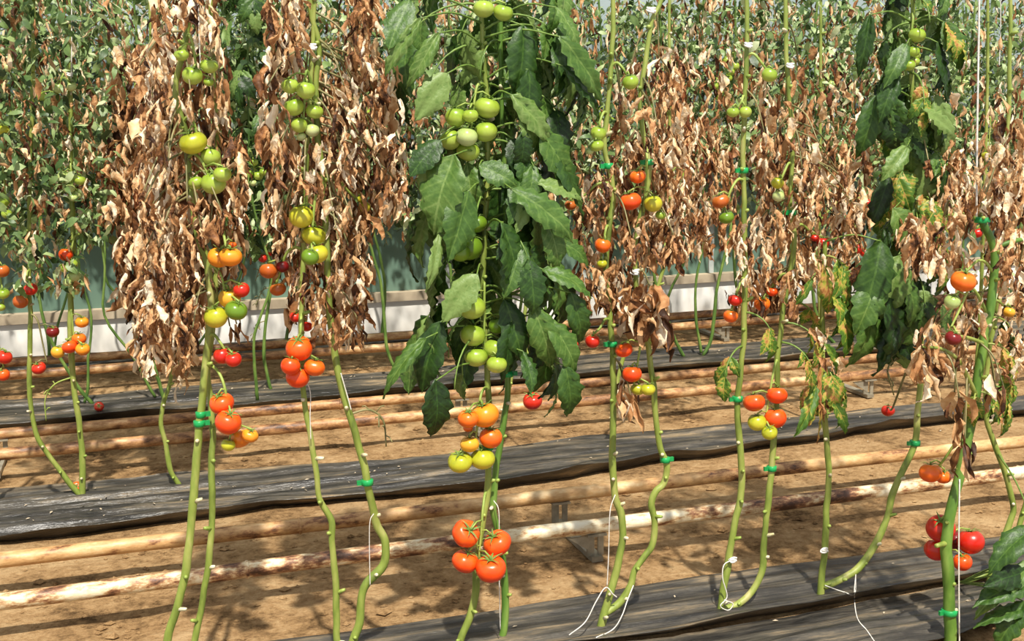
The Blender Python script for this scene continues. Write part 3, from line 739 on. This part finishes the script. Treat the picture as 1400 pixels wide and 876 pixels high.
# --- plant with yellowish stems and tan leaf bundle
p = Plant(at(822, 862, Y0) - Vector((0, 0, at(822, 862, Y0).z)), Y0, 'forked yellowish-green tomato plant with tan leaf bundle and sparse red tomatoes')
p.stem([(819, 872), (823, 850), (834, 812), (845, 772), (851, 735), (849, 702), (842, 680), (838, 640), (838, 580), (839, 520), (837, 470), (833, 420), (828, 370), (832, 320), (837, 280), (836, 240), (825, 200), (830, 155), (836, 90), (838, 10), (838, -70)], 12)
p.stem([(828, 838), (848, 823), (862, 801), (868, 780), (882, 760), (892, 745), (895, 715), (891, 690), (897, 672), (908, 660), (912, 635), (903, 612), (896, 570), (893, 520), (882, 450), (871, 400), (868, 340), (880, 280), (888, 230), (878, 180), (876, 130), (884, 80), (890, 30), (904, 0), (915, -60)], 11)
p.truss([(862, 112, 22, 'g')])
p.truss([(818, 182, 21, 'g'), (816, 199, 19, 'g'), (806, 206, 12, 'pg')])
p.truss([(872, 241, 22, 'o'), (862, 275, 29, 'ro'), (893, 278, 25, 'yg'), (903, 294, 14, 'g')])
p.truss([(824, 335, 22, 'o'), (823, 360, 14, 'yg')])
p.truss([(780, 280, 16, 'b')], attach=(832, 250), back=True)
p.truss([(853, 478, 24, 'ro'), (864, 511, 26, 'ro'), (872, 532, 19, 'yg'), (886, 532, 20, 'yg')], attach=(890, 470))
p.truss([(810, 466, 20, 'r')])
p.dry([(842, 932, 80, 200, 42), (838, 945, 190, 300, 70), (850, 930, 290, 350, 40), (790, 835, 230, 420, 55), (830, 870, 340, 420, 16)], front=.25)
p.dry([(856, 906, 388, 440, 34), (890, 912, 430, 460, 10)], .045, .095, front=.6, deep=.08, wide=(1.0, 1.5), mul=2.4)
p.dry([(842, 872, 510, 550, 16)], .05, .10, dark=1, front=.8, deep=.05, mul=1.8)
PL[4] = p
# --- plant with orange trio
p = Plant(at(985, 842, Y0) - Vector((0, 0, at(985, 842, Y0).z)), Y0, 'forked tomato plant with orange trio low on withered stems, white twine at its base')
p.stem([(983, 852), (987, 820), (993, 785), (999, 750), (1006, 710), (1014, 670), (1013, 620), (1009, 580), (1008, 545), (1014, 500), (1018, 440), (1018, 350), (1017, 260), (1016, 180), (1021, 90), (1021, 0), (1021, -70)], 11.5)
p.stem([(988, 832), (1008, 826), (1030, 806), (1042, 780), (1045, 740), (1050, 690), (1055, 640), (1058, 600), (1062, 540), (1064, 480), (1075, 400), (1086, 330), (1080, 270), (1084, 200), (1079, 130), (1075, 60), (1073, -60)], 11)
p.truss([(1052, 102, 21, 'g')])
p.truss([(1002, 153, 17, 'g'), (1019, 153, 17, 'g')])
p.truss([(985, 275, 23, 'b'), (993, 297, 21, 'dg')])
p.truss([(1063, 250, 17, 'yg'), (1064, 268, 16, 'pg')])
p.truss([(1005, 410, 19, 'r'), (999, 432, 20, 'o')])
p.truss([(1042, 415, 22, 'o'), (1056, 398, 16, 'ro')], back=True)
p.truss([(1031, 550, 29, 'ro'), (1062, 540, 28, 'ro'), (1060, 571, 30, 'ro'), (1035, 577, 25, 'yg'), (1052, 591, 21, 'yg')], attach=(1063, 490))
p.truss([(1125, 332, 18, 'r'), (1114, 325, 12, 'r')], attach=(1086, 310), back=True)
p.dry([(1000, 1016, 90, 160, 8), (1040, 1110, 90, 180, 20), (1035, 1110, 180, 300, 62), (1110, 1185, 190, 300, 42), (1010, 1180, 290, 380, 85), (1010, 1090, 370, 420, 40), (990, 1020, 380, 440, 12)], front=.25)
for (x, y, az, L, s) in [(1064, 440, -.6, .16, .09), (1018, 470, -2.6, .14, .08), (1064, 470, -.9, .14, .08), (1064, 410, .2, .2, .08), (1018, 430, -.9, .12, .08)]:
    p.leaf(p.near_stem(at(x, y, Y0), 0), az, .2, L, 5, s, mes=YEL_ME, down=.9)
PL[5] = p
# --- plant whose right stem carries the second dark green crown
p = Plant(at(1121, 824, Y0) - Vector((0, 0, at(1121, 824, Y0).z)), Y0, 'forked tomato plant with yellowing low leaves and a dark green leafy right stem')
p.stem([(1122, 826), (1122, 800), (1127, 760), (1130, 700), (1133, 650), (1130, 600), (1125, 550), (1122, 510), (1124, 450), (1126, 390), (1128, 330)], 11)
p.stem([(1124, 802), (1148, 792), (1174, 776), (1196, 745), (1213, 705), (1222, 670), (1235, 640), (1251, 605), (1255, 560), (1260, 500), (1258, 440), (1250, 360), (1248, 280), (1250, 200), (1246, 100), (1248, 0), (1250, -70)], 11.5)
p.truss([(1254, 48, 23, 'g'), (1249, 70, 17, 'g'), (1243, 89, 17, 'g'), (1234, 76, 14, 'pg')], attach=(1248, 20))
p.truss([(1214, 561, 18, 'r')], attach=(1256, 470), dy0=.5, mat=M_DTRUSS); p.bare_truss([(1256, 480), (1215, 500), (1222, 540)], 6)
r = p.r
for i in range(38):
    y = -60 + i*13 + r.uniform(-8, 8)
    c = p.near_stem(at(1250, y, Y0), 0); az = (i*2.399+1 + r.uniform(-.4, .4)) % (2*math.pi)
    p.leaf(c, az, r.uniform(0, .6), r.uniform(.12, .19), 7, r.uniform(.07, .11), droop=1.7, down=.9, mes=GRN_ME if r.random() < .85 else YEL_ME)
for (x, y, az, L, s) in [(1252, 330, 3.3, .13, .15), (1255, 380, 3.5, .13, .15), (1255, 400, 2.8, .16, .15), (1250, 250, -1.4, .09, .14), (1256, 420, 3.2, .12, .15), (1252, 350, 3.0, .12, .15), (1250, 240, -.3, .13, .13), (1250, 120, 3.3, .15, .13)]:
    p.leaf(p.near_stem(at(x, y, Y0), 0), az, .1, L, 5, s, droop=1.8, down=1.3)
for (x, y, az, L, s) in [(1126, 350, -1.0, .08, .13), (1126, 390, -.5, .11, .12), (1124, 420, -.3, .11, .12), (1122, 500, -1.4, .07, .12), (1122, 515, -2.6, .08, .11), (1122, 510, -.4, .09, .12)]:
    p.leaf(p.near_stem(at(x, y, Y0), 0), az, .3, L, 5, s, mes=YEL_ME, down=1.2, wide=.75, mat=M_STEM)
p.dry([(1225, 1290, 290, 345, 30), (1270, 1330, 200, 290, 30), (1100, 1165, 440, 500, 10), (1110, 1130, 540, 565, 5)], front=.6)
for L in [(1222, 285, 1254, 332, 1.4), (1205, 330, 1188, 430, 1.0), (1215, 408, 1236, 512, 1.1), (1192, 418, 1186, 500, .9), (1282, 58, 1300, 135, .8), (1200, 130, 1180, 210, .8), (1262, 150, 1318, 180, .8), (1270, 210, 1262, 290, .9), (1215, 240, 1196, 310, .9),
          (1230, 350, 1210, 430, 1.1), (1200, 380, 1176, 450, 1.0), (1240, 200, 1212, 240, 1.0), (1190, 20, 1176, 100, .6), (1280, 130, 1300, 200, .8), (1225, 440, 1205, 500, 1.0), (1290, 30, 1325, 90, .8), (1225, 100, 1205, 160, .9), (1240, 60, 1215, 110, .9), (1270, 250, 1300, 300, .9), (1255, 300, 1280, 370, 1.0), (1240, 380, 1262, 450, 1.0)]:
    p.blade(*L, near=p.r.uniform(.03, .12))
for L in [(1126, 362, 1142, 432, .8), (1148, 412, 1168, 482, .7), (1138, 398, 1160, 440, .8), (1122, 498, 1124, 602, .3), (1116, 528, 1098, 592, .6), (1136, 545, 1166, 588, .6), (1110, 380, 1092, 420, .6), (1128, 470, 1158, 510, .6)]:
    p.blade(*L, mes=YEL_ME, near=.05)
PL[6] = p
# --- the nearest, thickest stem
YN = 2.6
p = Plant(at(1298, 905, YN) - Vector((0, 0, at(1298, 905, YN).z)), YN, 'thickest bright green tomato stem carrying deep red tomatoes above the black film')
p.stem([(1299, 912), (1299, 870), (1297, 800), (1294, 745), (1299, 700), (1311, 655), (1320, 615), (1330, 565), (1344, 470), (1356, 405), (1360, 345), (1345, 308), (1338, 296)], 19, M_STEM_B)
p.stem([(1342, 302, .01), (1315, 292, .0), (1290, 296, -.02)], 7, M_STEM, stubs=False, name='side_shoot', taper=.4)
p.stem([(1358, 340, .0), (1378, 332, -.02), (1402, 326, -.02)], 8, M_STEM_B, stubs=False, name='side_shoot', taper=.3)
p.stem([(1345, 470, .0), (1325, 462, -.03), (1300, 458, -.05)], 7, M_STEM, stubs=False, name='side_shoot', taper=.4)
p.stem([(1336, 545, .0), (1315, 500, -.04), (1290, 478, -.06), (1262, 474, -.07)], 7, M_STEM, stubs=False, name='side_shoot', taper=.4)
p.stem([(1295, 742, .0), (1280, 746, -.03)], 9, M_STEM, stubs=False, name='side_shoot', taper=.3)
p.truss([(1317, 384, 34, 'o', (.2, .1))], attach=(1357, 372))
p.truss([(1302, 412, 21, 'pg'), (1303, 462, 22, 'd')], attach=(1350, 430))
p.truss([(1272, 646, 30, 'o'), (1289, 651, 22, 'o')], attach=(1318, 600), back=True)
p.truss([(1286, 722, 38, 'r'), (1327, 740, 36, 'r'), (1281, 751, 34, 'r'), (1316, 768, 25, 'ro'), (1305, 738, 30, 'd')], attach=(1310, 640), back=True)
p.truss([(1379, 426, 17, 'y')], attach=(1352, 420), back=True)
p.dry([(1235, 1320, 290, 360, 45), (1290, 1400, 225, 300, 55), (1350, 1400, 130, 230, 16), (1365, 1405, 300, 500, 55), (1250, 1330, 430, 500, 36), (1300, 1345, 400, 450, 16)], .035, .075, front=.35, deep=.25, mul=2.4)
p.dry([(1248, 1275, 470, 520, 12), (1300, 1330, 530, 560, 8)], .05, .10, front=.7, deep=.05, wide=(1.1, 1.6))
p.dry([(1305, 1335, 570, 625, 10)], .07, .11, dark=.7, front=.7, deep=.05)
p.dry([(1350, 1375, 500, 550, 8)], .07, .10, dark=.5, front=.5, deep=.05)
for (x, y, az, L, s) in [(1345, 470, -.6, .10, .08), (1335, 530, -2.4, .06, .06), (1335, 540, -.8, .08, .07), (1350, 430, .1, .12, .08)]:
    p.leaf(p.near_stem(at(x, y, YN), 0), az, .3, L, 5, s, mes=YEL_ME if y != 430 else GRN_ME, down=.9, mat=M_STEM)
PL[7] = p
# --- plant at the picture's right margin with low green leaves
p = Plant(at(1352, 822, 2.9) - Vector((0, 0, at(1352, 822, 2.9).z)), 2.9, 'leaning tomato plant with low curled green leaves behind the thickest stem')
p.stem([(1350, 826), (1356, 775), (1380, 715), (1385, 690), (1372, 641), (1357, 600), (1348, 560), (1352, 480), (1370, 380), (1376, 250), (1380, 100), (1382, -60)], 10)
p.stem([(1353, 800), (1378, 760), (1402, 690), (1420, 620), (1440, 500), (1445, 300)], 9)
p.stem([(1356, 778), (1335, 790), (1312, 796)], 6, stubs=False, name='side_shoot', taper=.3)
for (x, y, az, L, s) in [(1355, 520, -.6, .12, .1), (1352, 500, -.2, .14, .1)]:
    p.leaf(p.near_stem(at(x, y, 2.9), 0), az, .1, L, 5, s, droop=1.7, down=1.2, mes=YEL_ME)
for L in [(1410, 770, 1336, 828, .8), (1415, 720, 1356, 764, .8), (1412, 795, 1342, 812, .8), (1400, 822, 1362, 884, .9), (1408, 780, 1352, 796, .8), (1404, 832, 1346, 842, .8)]:
    p.blade(*L, near=.40, face=.4)
p.dry([(1350, 1405, 200, 360, 45)], front=.3)
PL[8] = p

# ------------------------------------------------------------------ second row
Y1 = 4.75
def foliage_mix(*a, **k): JOBS.append((3, mix_now, a, k))
def mix_now(p, boxes, green, lo=.05, hi=.11, deep=.25, ncap=0, tone=.5):
    r = p.r; gi, di = [], []
    for (x0, x1, y0, y1, n) in boxes:
        for i in range(n):
            q = at(r.uniform(x0, x1), r.uniform(y0, y1), p.Y+r.uniform(-.14, deep)); gr = r.random() < green; own = not gr and p.ndry < ncap
            if gr:
                V, F = r.choice(GLO); a = r.uniform(0, 6.28)
                ax = Vector((math.cos(a), math.sin(a), r.uniform(-1.6, .2))); nr = Vector((r.uniform(-.7, .7), r.uniform(-1, .3), r.uniform(.2, 1)))
                A = np.array(leaf_matrix(q, ax, nr, r.uniform(lo, hi), r.uniform(.8, 1.2))); tn = min(1, max(0, r.gauss(tone, .26)))
            else:
                me = r.choice(DRY_ME); V, F = mesh_vf(me) if own else r.choice(DRYLO)
                A = np.array(hang_matrix(q, r.uniform(lo, hi)*1.15, r, .36, r.uniform(.8, 1.22))); tn = r.random()
            if p.xlim:                              # keeps to its own place in the row
                vx = V @ A[0, :3] + A[0, 3]; mn, mx = vx.min(), vx.max()
                if mx > p.xlim[1]: A[0, 3] -= mx-p.xlim[1]
                elif mn < p.xlim[0]: A[0, 3] += p.xlim[0]-mn
            A, pc = settle(p, V, F, A)
            if A is None: continue
            if not p.xlim: enter(pc)
            if own: obj('dried_leaf', me, p.root, Matrix.Translation(-p.b) @ Matrix(A.tolist())); p.ndry += 1
            else: (gi if gr else di).append((V, F, A, tn))
    joined('green_foliage', gi, p.root, M_GRN_S, p.b); joined('dried_foliage', di, p.root, M_DRY_S, p.b)
def base1(x, y, Y): q = at(x, y, Y); return Vector((q.x, q.y, 0))
p = Plant(base1(110, 694, Y1), Y1, 'forked tomato plant with yellow-orange cluster, rooted in the dusty second film')
p.stem([(112, 702), (110, 680), (98, 664), (80, 640), (56, 606), (44, 570), (40, 520), (42, 450), (40, 380), (40, 280), (44, 150), (46, 0), (46, -60)], 9)
p.stem([(112, 680), (113, 640), (110, 590), (101, 530), (97, 465), (97, 400), (100, 330), (97, 250), (97, 180), (96, 100), (96, 0), (96, -60)], 10)
p.truss([(90, 348, 19, 'ro'), (88, 366, 15, 'g'), (101, 378, 18, 'pg'), (92, 386, 12, 'pg'), (101, 396, 16, 'pg'), (99, 361, 14, 'g')], attach=(109, 320))
p.truss([(112, 440, 18, 'oy'), (108, 463, 19, 'o'), (95, 474, 20, 'ro'), (79, 481, 18, 'y'), (113, 477, 19, 'oy')], attach=(98, 430))
p.truss([(88, 242, 19, 'pg'), (109, 246, 16, 'g'), (94, 257, 16, 'pg'), (105, 266, 13, 'pg'), (100, 270, 12, 'pg')])
p.truss([(80, 120, 15, 'pg'), (97, 118, 15, 'pg'), (57, 132, 13, 'g')])
p.truss([(53, 503, 19, 'r'), (72, 453, 17, 'd')], attach=(41, 430), mat=M_DTRUSS)
p.truss([(42, 395, 18, 'r'), (28, 412, 20, 'b')], attach=(40, 370))
p.bare_truss([(100, 515), (75, 525), (62, 545), (63, 575)], 5, M_TRUSS)
foliage_mix(p, [(10, 160, 100, 330, 850), (10, 120, 330, 395, 150)], .72, .03, .07, ncap=200, tone=.46)
foliage_mix(p, [(10, 160, -50, 110, 560)], .85, .03, .065, tone=.46)
p = Plant(base1(246, 668, Y1), Y1, 'tomato plant with withered leaves reaching low over the dusty second film')
p.stem([(248, 672), (243, 660), (233, 642), (227, 610), (220, 575), (225, 545), (233, 520), (236, 470), (232, 400), (225, 300), (215, 200), (208, 100), (205, 0), (205, -60)], 8)
p.dry([(150, 245, 60, 180, 60), (145, 260, 180, 300, 110), (160, 275, 300, 400, 110), (180, 275, 400, 470, 60), (190, 262, 460, 500, 18), (236, 252, 500, 530, 3)], .045, .11, dark=.1, front=.4)
p = Plant(base1(4, 720, Y1+.02), Y1, 'tomato plant with a red and an orange tomato beside the forked film plant')
p.stem([(-20, 715), (-15, 660), (-12, 560), (-8, 480), (-6, 400), (-4, 200), (-2, -50)], 9)
p.truss([(6, 488, 21, 'r'), (4, 512, 18, 'ro')], attach=(-8, 460)); p.truss([(3, 370, 19, 'b'), (4, 401, 17, 'g'), (1, 420, 12, 'g')]); p.truss([(5, 178, 16, 'yg'), (4, 275, 17, 'g'), (9, 292, 14, 'g')])
foliage_mix(p, [(-60, 50, -50, 340, 900)], .72, .03, .07, ncap=60, tone=.46)
p = Plant(base1(700, 640, Y1), Y1, 'tomato plant hidden behind the dark green one, one red tomato showing')
p.stem([(680, 632), (684, 602), (690, 560), (702, 500), (720, 400), (715, 200), (712, -50)], 8)
p.truss([(728, 548, 26, 'r')], attach=(718, 440)); p.truss([(785, 470, 12, 'r')], attach=(720, 380))
foliage_mix(p, [(560, 840, -50, 330, 600)], .65, .04, .08)
p = Plant(base1(925, 605, Y1), Y1, 'tomato plant with a tall narrow withered curtain behind the forked yellowish one')
p.stem([(839, 618), (838, 560), (858, 470), (900, 390), (915, 300), (915, 100), (915, -50)], 7)
p.truss([(905, 352, 13, 'r')], attach=(912, 320)); p.truss([(938, 240, 14, 'g'), (930, 255, 12, 'g')])
p.dry([(895, 945, 60, 160, 30), (890, 955, 160, 290, 70), (895, 950, 290, 350, 25), (955, 1010, 200, 340, 50)], .045, .10, dark=.1)
p = Plant(base1(1095, 590, Y1), Y1, 'tomato plant with small red tomatoes amid withered leaves beside the dark green crown')
p.stem([(1131, 590), (1128, 540), (1124, 470), (1120, 400), (1120, 300), (1122, 100), (1122, -50)], 7)
p.truss([(1172, 340, 15, 'r'), (1182, 345, 13, 'r'), (1186, 278, 13, 'r')], attach=(1122, 300))
p.dry([(1110, 1180, 70, 200, 22), (1090, 1185, 200, 380, 52), (955, 1005, 60, 200, 14)], .045, .10, dark=.1)
foliage_mix(p, [(1010, 1200, -50, 200, 200), (1000, 1200, 200, 340, 110)], .85, .035, .075, tone=.5)
p = Plant(base1(1360, 560, Y1), Y1, 'tomato plant with sparse tan leaves seen behind the thick stem, string above')
p.stem([(1330, 562), (1334, 520), (1340, 420), (1345, 300), (1350, 100), (1350, -50)], 7)
p.truss([(1336, 318, 16, 'r')]); p.truss([(1348, 212, 12, 'yg'), (1362, 172, 12, 'yg')])
foliage_mix(p, [(1290, 1420, -50, 100, 30), (1290, 1420, 100, 430, 300)], .25, .045, .09)
p = Plant(base1(352, 545, 6.1), 6.1, 'dark green tomato plant filling the gap between the two tan curtains')
p.stem([(352, 548), (347, 480), (350, 450), (366, 405), (372, 370), (356, 320), (342, 250), (340, 150), (338, -50)], 5, M_STEM_D, stubs=False)
p.truss([(347, 222, 12, 'g'), (340, 237, 12, 'g'), (353, 240, 13, 'g'), (360, 235, 11, 'g'), (346, 250, 10, 'pg')])
r = p.r
foliage_mix(p, [(285, 385, -50, 120, 260), (285, 390, 120, 330, 520)], .96, .04, .085, tone=.36)
for i in range(20):
    y = -50+i*19; p.leaf(p.near_stem(at(340, y, 6.1), 0), i*2.399, .3, r.uniform(.14, .24), 5, r.uniform(.09, .13), droop=1.6, down=.8)

# ------------------------------------------------------------------ rows three and four in front of the wall
LAND = [(0, 'the red and orange pair at the margin'), (95, 'the yellow-orange cluster'), (215, 'the low-hanging tan curtain'), (330, 'the gap of dark green leaves'), (440, 'the second tan curtain'), (540, 'the gap beside the second tan curtain'),
        (680, 'the dark green leafy plant'), (850, 'the yellowish forked stems'), (950, 'the narrow withered curtain'), (1040, 'the orange trio plant'), (1130, 'the yellowing low leaves'), (1250, 'the dark green crown'), (1350, 'the taut white string')]
def far_row(Y, xs_, green_of, label, group, ylow, n, stemw, seed):
    r0 = random.Random(seed)
    XS = [X+r0.uniform(-.06, .06) for X in xs_]
    for k, X in enumerate(XS):
        px0 = to_px(Vector((X, Y, .9)))[0]
        p = Plant(Vector((X, Y, 0)), Y, label + ', behind ' + min(LAND, key=lambda q: abs(q[0]-px0))[1], group)
        p.xlim = ((X+XS[k-1])/2+.002 if k else X-.28, (X+XS[k+1])/2-.002 if k+1 < len(XS) else X+.28)
        def S(dx, z): dx = min(p.xlim[1]-X-.03, max(p.xlim[0]-X+.03, dx)); return to_px(Vector((X+dx, Y, z)))
        w = 1600/(Y*1.1)*.5*.024*1.6
        pts = []
        lean = r0.uniform(-.25, .25)
        for z in (0.03, .12, .25, .42, .6, .8, 1.1, 1.5, 1.9, 2.4):
            d = lean*math.exp(-((z-.05)/.3)) * (1 if z > .04 else 1.1)+.03*math.sin(z*7+k); x, y = S(d-lean*.9, z) if False else S(d, z); pts.append((x, y))
        p.stem(pts, stemw*.85, M_STEM_D, stubs=False, sub=4)
        if r0.random() < .5:
            pts2 = []
            for z in (.05, .12, .28, .5, .75, 1.1, 1.7, 2.4):
                d = lean+ r0.uniform(.15, .25)*min(1, z*2)*(1 if k % 2 else -1) - lean*min(1, z*1.3); pts2.append(S(d, z))
            p.stem(pts2, stemw*.7, M_STEM_D, stubs=False, sub=4)
        gfrac = green_of(k)
        zlow = ylow(k)
        boxes = []
        for z0, z1, fr in ((zlow, zlow+.3, .12), (zlow+.3, 1.3, .3), (1.3, 1.75, .3), (1.75, 2.22, .28)):
            xa, yb = to_px(Vector((X-.3, Y, z0))); xb, ya = to_px(Vector((X+.3, Y, z1))); boxes.append((xa, xb, ya, yb, int(n*fr)))
        foliage_mix(p, boxes, gfrac, .036, .08)
        for t in range(r0.randint(1, 3)):
            z = r0.uniform(max(.75, zlow), 1.9); kk = 'r' if z < .95 and r0.random() < .5 else ('pg' if r0.random() < .4 else 'g')
            d = r0.uniform(-.1, .1); cx, cy = S(d, z)
            p.truss([(cx+r0.uniform(-9, 9), cy+q*8, r0.uniform(10, 14), kk) for q in range(r0.randint(2, 4))], calyx=False)
        for t in range(r0.randint(1, 3)):
            a = to_px(p.near_stem(Vector((X, Y, zlow-.05-.15*t)), 0)); g = -1 if a[0] > S(0, zlow-.05)[0] else 1; p.bare_truss([a, (a[0]+12*g, a[1]+6), (a[0]+20*g, a[1]+28)], 8)
    return
far_row(6.3, np.arange(-1.05, 5.9, .56), lambda k: [.62, .78, .7, .9, .72, .66, .75, .8][k % 8], 'half-withered plant of the third film', 'plants of the third row', lambda k: .78+.1*((k*7) % 3), 1900, 6.5, 3)
far_row(7.48, np.arange(-1.0, 6.9, .5), lambda k: [.88, .82, .92, .78][k % 4], 'greener plant close to the white footing', 'plants of the row along the footing', lambda k: .86+.12*((k*5) % 3), 2000, 6, 4)

for _, fn, a_, k_ in sorted(JOBS, key=lambda j: j[0]): fn(*a_, **k_)

# ------------------------------------------------------------------ clips, twines, fallen fruit
def clip(x, y, Y, w, label):
    c = min((q for p in PL.values() for C in p.stems for q in C), key=lambda q: (q-at(x, y, Y)).length)
    R = .5*w/px_m(c)
    root = empty('plant_clip', c); tag(root, label, 'plant clip', 'green clips on the tomato stems')
    q = MB(); q.tube([(0, 0, -.008), (0, 0, -.007), (0, 0, .007), (0, 0, .008)], [R+.0005, R+.003, R+.003, R+.0005], 14); q.build('ring', M_CLIP, root)
    q = MB(); s = rnd.choice((-1, 1)); q.box((s*(R+.001) if s > 0 else -R-.014, -.004, -.006), (R+.014 if s > 0 else -R-.001, .004, .006)); q.build('tab', M_CLIP, root, smooth=False)
for (x, y, Y, w, lb) in [
    (270, 583, Y0, 13, 'green clip on the longer bare stem beside the orange-red cluster'),
    (287, 566, Y0, 11, 'green clip behind the orange-red pair on the crossing stems'),
    (499, 660, Y0, 14, 'green clip halfway up the wavy stem over the dusty film'),
    (683, 612, Y0, 12, 'green clip beside the yellow-green fruit of the dark green plant'),
    (696, 515, Y0, 12, 'green clip below the leaves of the dark green plant'),
    (836, 224, Y0, 11, 'green clip by green fruit on the left yellowish stem'),
    (889, 218, Y0, 11, 'green clip above the orange-red tomato on the right yellowish stem'),
    (837, 472, Y0, 12, 'green clip on the yellowish stem beside the lower red tomatoes'),
    (908, 628, Y0, 11, 'green clip at the bend below the tan leaf bundle'),
    (1016, 231, Y0, 11, 'green clip on the left stem amid withered leaves'),
    (1080, 286, Y0, 11, 'green clip on the right stem above the small red tomatoes'),
    (1008, 548, Y0, 12, 'green clip beside the orange trio'),
    (1055, 640, Y0, 11, 'green clip below the orange trio'),
    (1250, 605, Y0, 12, 'green clip at the top of the bowed right stem'),
    (1342, 300, YN, 15, 'green clip where the string meets the thickest stem'),
    (1298, 831, YN, 19, 'green clip at the foot of the thickest stem')]:
    clip(x, y, Y, w, lb)
def twine(pts, Y, label, rad=.0017, sub=20, dys=None):
    P = [at(q[0], q[1], Y+(q[2] if len(q) > 2 else 0)) for q in pts]
    C = []
    for v in spline(P, sub):
        zt = top_z(v.x, v.y)+rad*.8
        if v.z < zt:                            # would dip under the film: lies on it instead
            x_, y_ = to_px(v); v = lie(x_, y_, rad*.8)
        C.append(v)
    q = MB(); q.tube(C, rad, 6); o = q.build('twine', M_TWINE); tag(o, label, 'twine', 'white training twines'); return o
twine([(1340, -80), (1338, 60), (1336, 180), (1335, 296)], YN-.012, 'taut white string holding the top of the thickest stem', .0028)
twine([(1312, 655, .006), (1311, 720), (1311, 800), (1312, 905)], YN-.02, 'white string running down beside the thickest stem', .0022)
twine([(841, 676, -.012), (834, 700, -.02), (832, 760, -.02), (830, 800, -.02)], Y0, 'thin white string beside the left yellowish stem', .0014)
twine([(778, 868, -.06), (800, 850, -.06), (815, 822, -.05), (828, 803, -.03), (838, 812, -.03), (843, 816, -.03)], Y0, 'loose white twine end curling left from the yellowish plant')
twine([(866, 800, -.02), (858, 820, -.04), (850, 842, -.06), (838, 860, -.07), (815, 872, -.08)], Y0, 'loose white twine end falling from the right yellowish stem')
twine([(1002, 765, -.02), (990, 772, -.025), (988, 790, -.03), (994, 815, -.03), (985, 828, -.03), (996, 834, -.03), (1002, 825, -.03), (990, 820, -.03)], Y0, 'white twine looped round the base below the orange trio')
twine([(1128, 800, -.02), (1150, 808, -.03), (1168, 812, -.03), (1170, 785, -.02)], Y0, 'white twine tied between the two stems of the bowed plant')
twine([(1170, 785, -.02), (1168, 815, -.05), (1172, 845, -.1), (1185, 862, -.14), (1196, 878, -.18)], Y0, 'long white twine end trailing onto the film from the bowed stem')
twine([(97, -60), (98, 40), (97, 130)], Y1-.02, 'white string above the pale green trusses over the second film', .0022)
twine([(270, -60), (272, 40), (275, 110)], Y0-.03, 'white string over the uppermost green fruit by the tan curtain', .0015)
twine([(466, 510, -.02), (476, 545, -.02), (480, 560, -.02)], Y0, 'short white string beside the wavy stem', .0015)
twine([(511, 702, -.012), (506, 712, -.014), (505, 740, -.01), (506, 800, -.01)], Y0, 'white string hanging from the bend of the wavy stem', .0012)
twine([(415, 515, -.012), (424, 535, -.02), (424, 570, -.02), (425, 600, -.02)], Y0, 'white string under the red cluster of the second curtain', .0012)
twine([(675, 684, .02), (682, 700, .0), (682, 760, .0), (684, 860, .0)], Y0-.015, 'thin white string along the foot of the dark green plant', .0012)
twine([(1368, -60), (1368, 40), (1366, 90)], Y1-.03, 'pale string before the frosted glass beside the taut one', .0022)
def knot(x, y, Y, label):
    c = at(x, y, Y-.012); q = MB(); rr = random.Random(int(x))
    pts = [c+Vector((.013*math.cos(a*1.9)+.002*rr.uniform(-1, 1), .006*math.sin(a*2.3)-.004, .006*math.sin(a*1.3+1))) for a in np.linspace(0, 7, 22)]
    q.tube(pts, .0030, 6); tag(q.build('twine_knot', M_TIE), label, 'knot', 'white twine knots')
for (x, y, Y, lb) in [(889, 14, Y0, 'white knot at the top of the right yellowish stem'), (1022, 62, Y0, 'white knot on the left stem amid withered leaves'),
        (1079, 90, Y0, 'white knot on the right stem amid withered leaves'), (425, 64, Y0, 'white knot above the green cluster of the second curtain'),
        (867, 372, Y0, 'white knot above the tan leaf bundle'), (1001, 765, Y0, 'white knot at the foot of the plant with the orange trio'),
        (1126, 752, Y0, 'white knot on the straight stem of the bowed plant'), (97, 102, Y1, 'white knot above the pale green fruit over the second film')]:
    knot(x, y, Y, lb)
def fallen(x, y, d, k, z, label):
    p0 = ground(x, y, z+.02); R = .5*d/px_m(p0)
    if p0.y > 5.6: p0.y = max(p0.y, 6.14)
    p0.z = top_z(p0.x, p0.y)+R*.84
    o = obj('fallen_tomato', TOM_ME[k][0], None, Matrix.Translation(p0) @ Matrix.Rotation(1.1, 4, 'X') @ Matrix.Diagonal((R, R, R, 1)))
    tag(o, label, 'tomato'); obj('calyx', CAL_ME[0], o, Matrix.Identity(4))
fallen(104, 656, 15, 'ro', .05, 'fallen orange-red tomato lying at the foot of the forked film plant')
fallen(133, 575, 14, 'r', .05, 'fallen red tomato lying behind the second pipe pair')
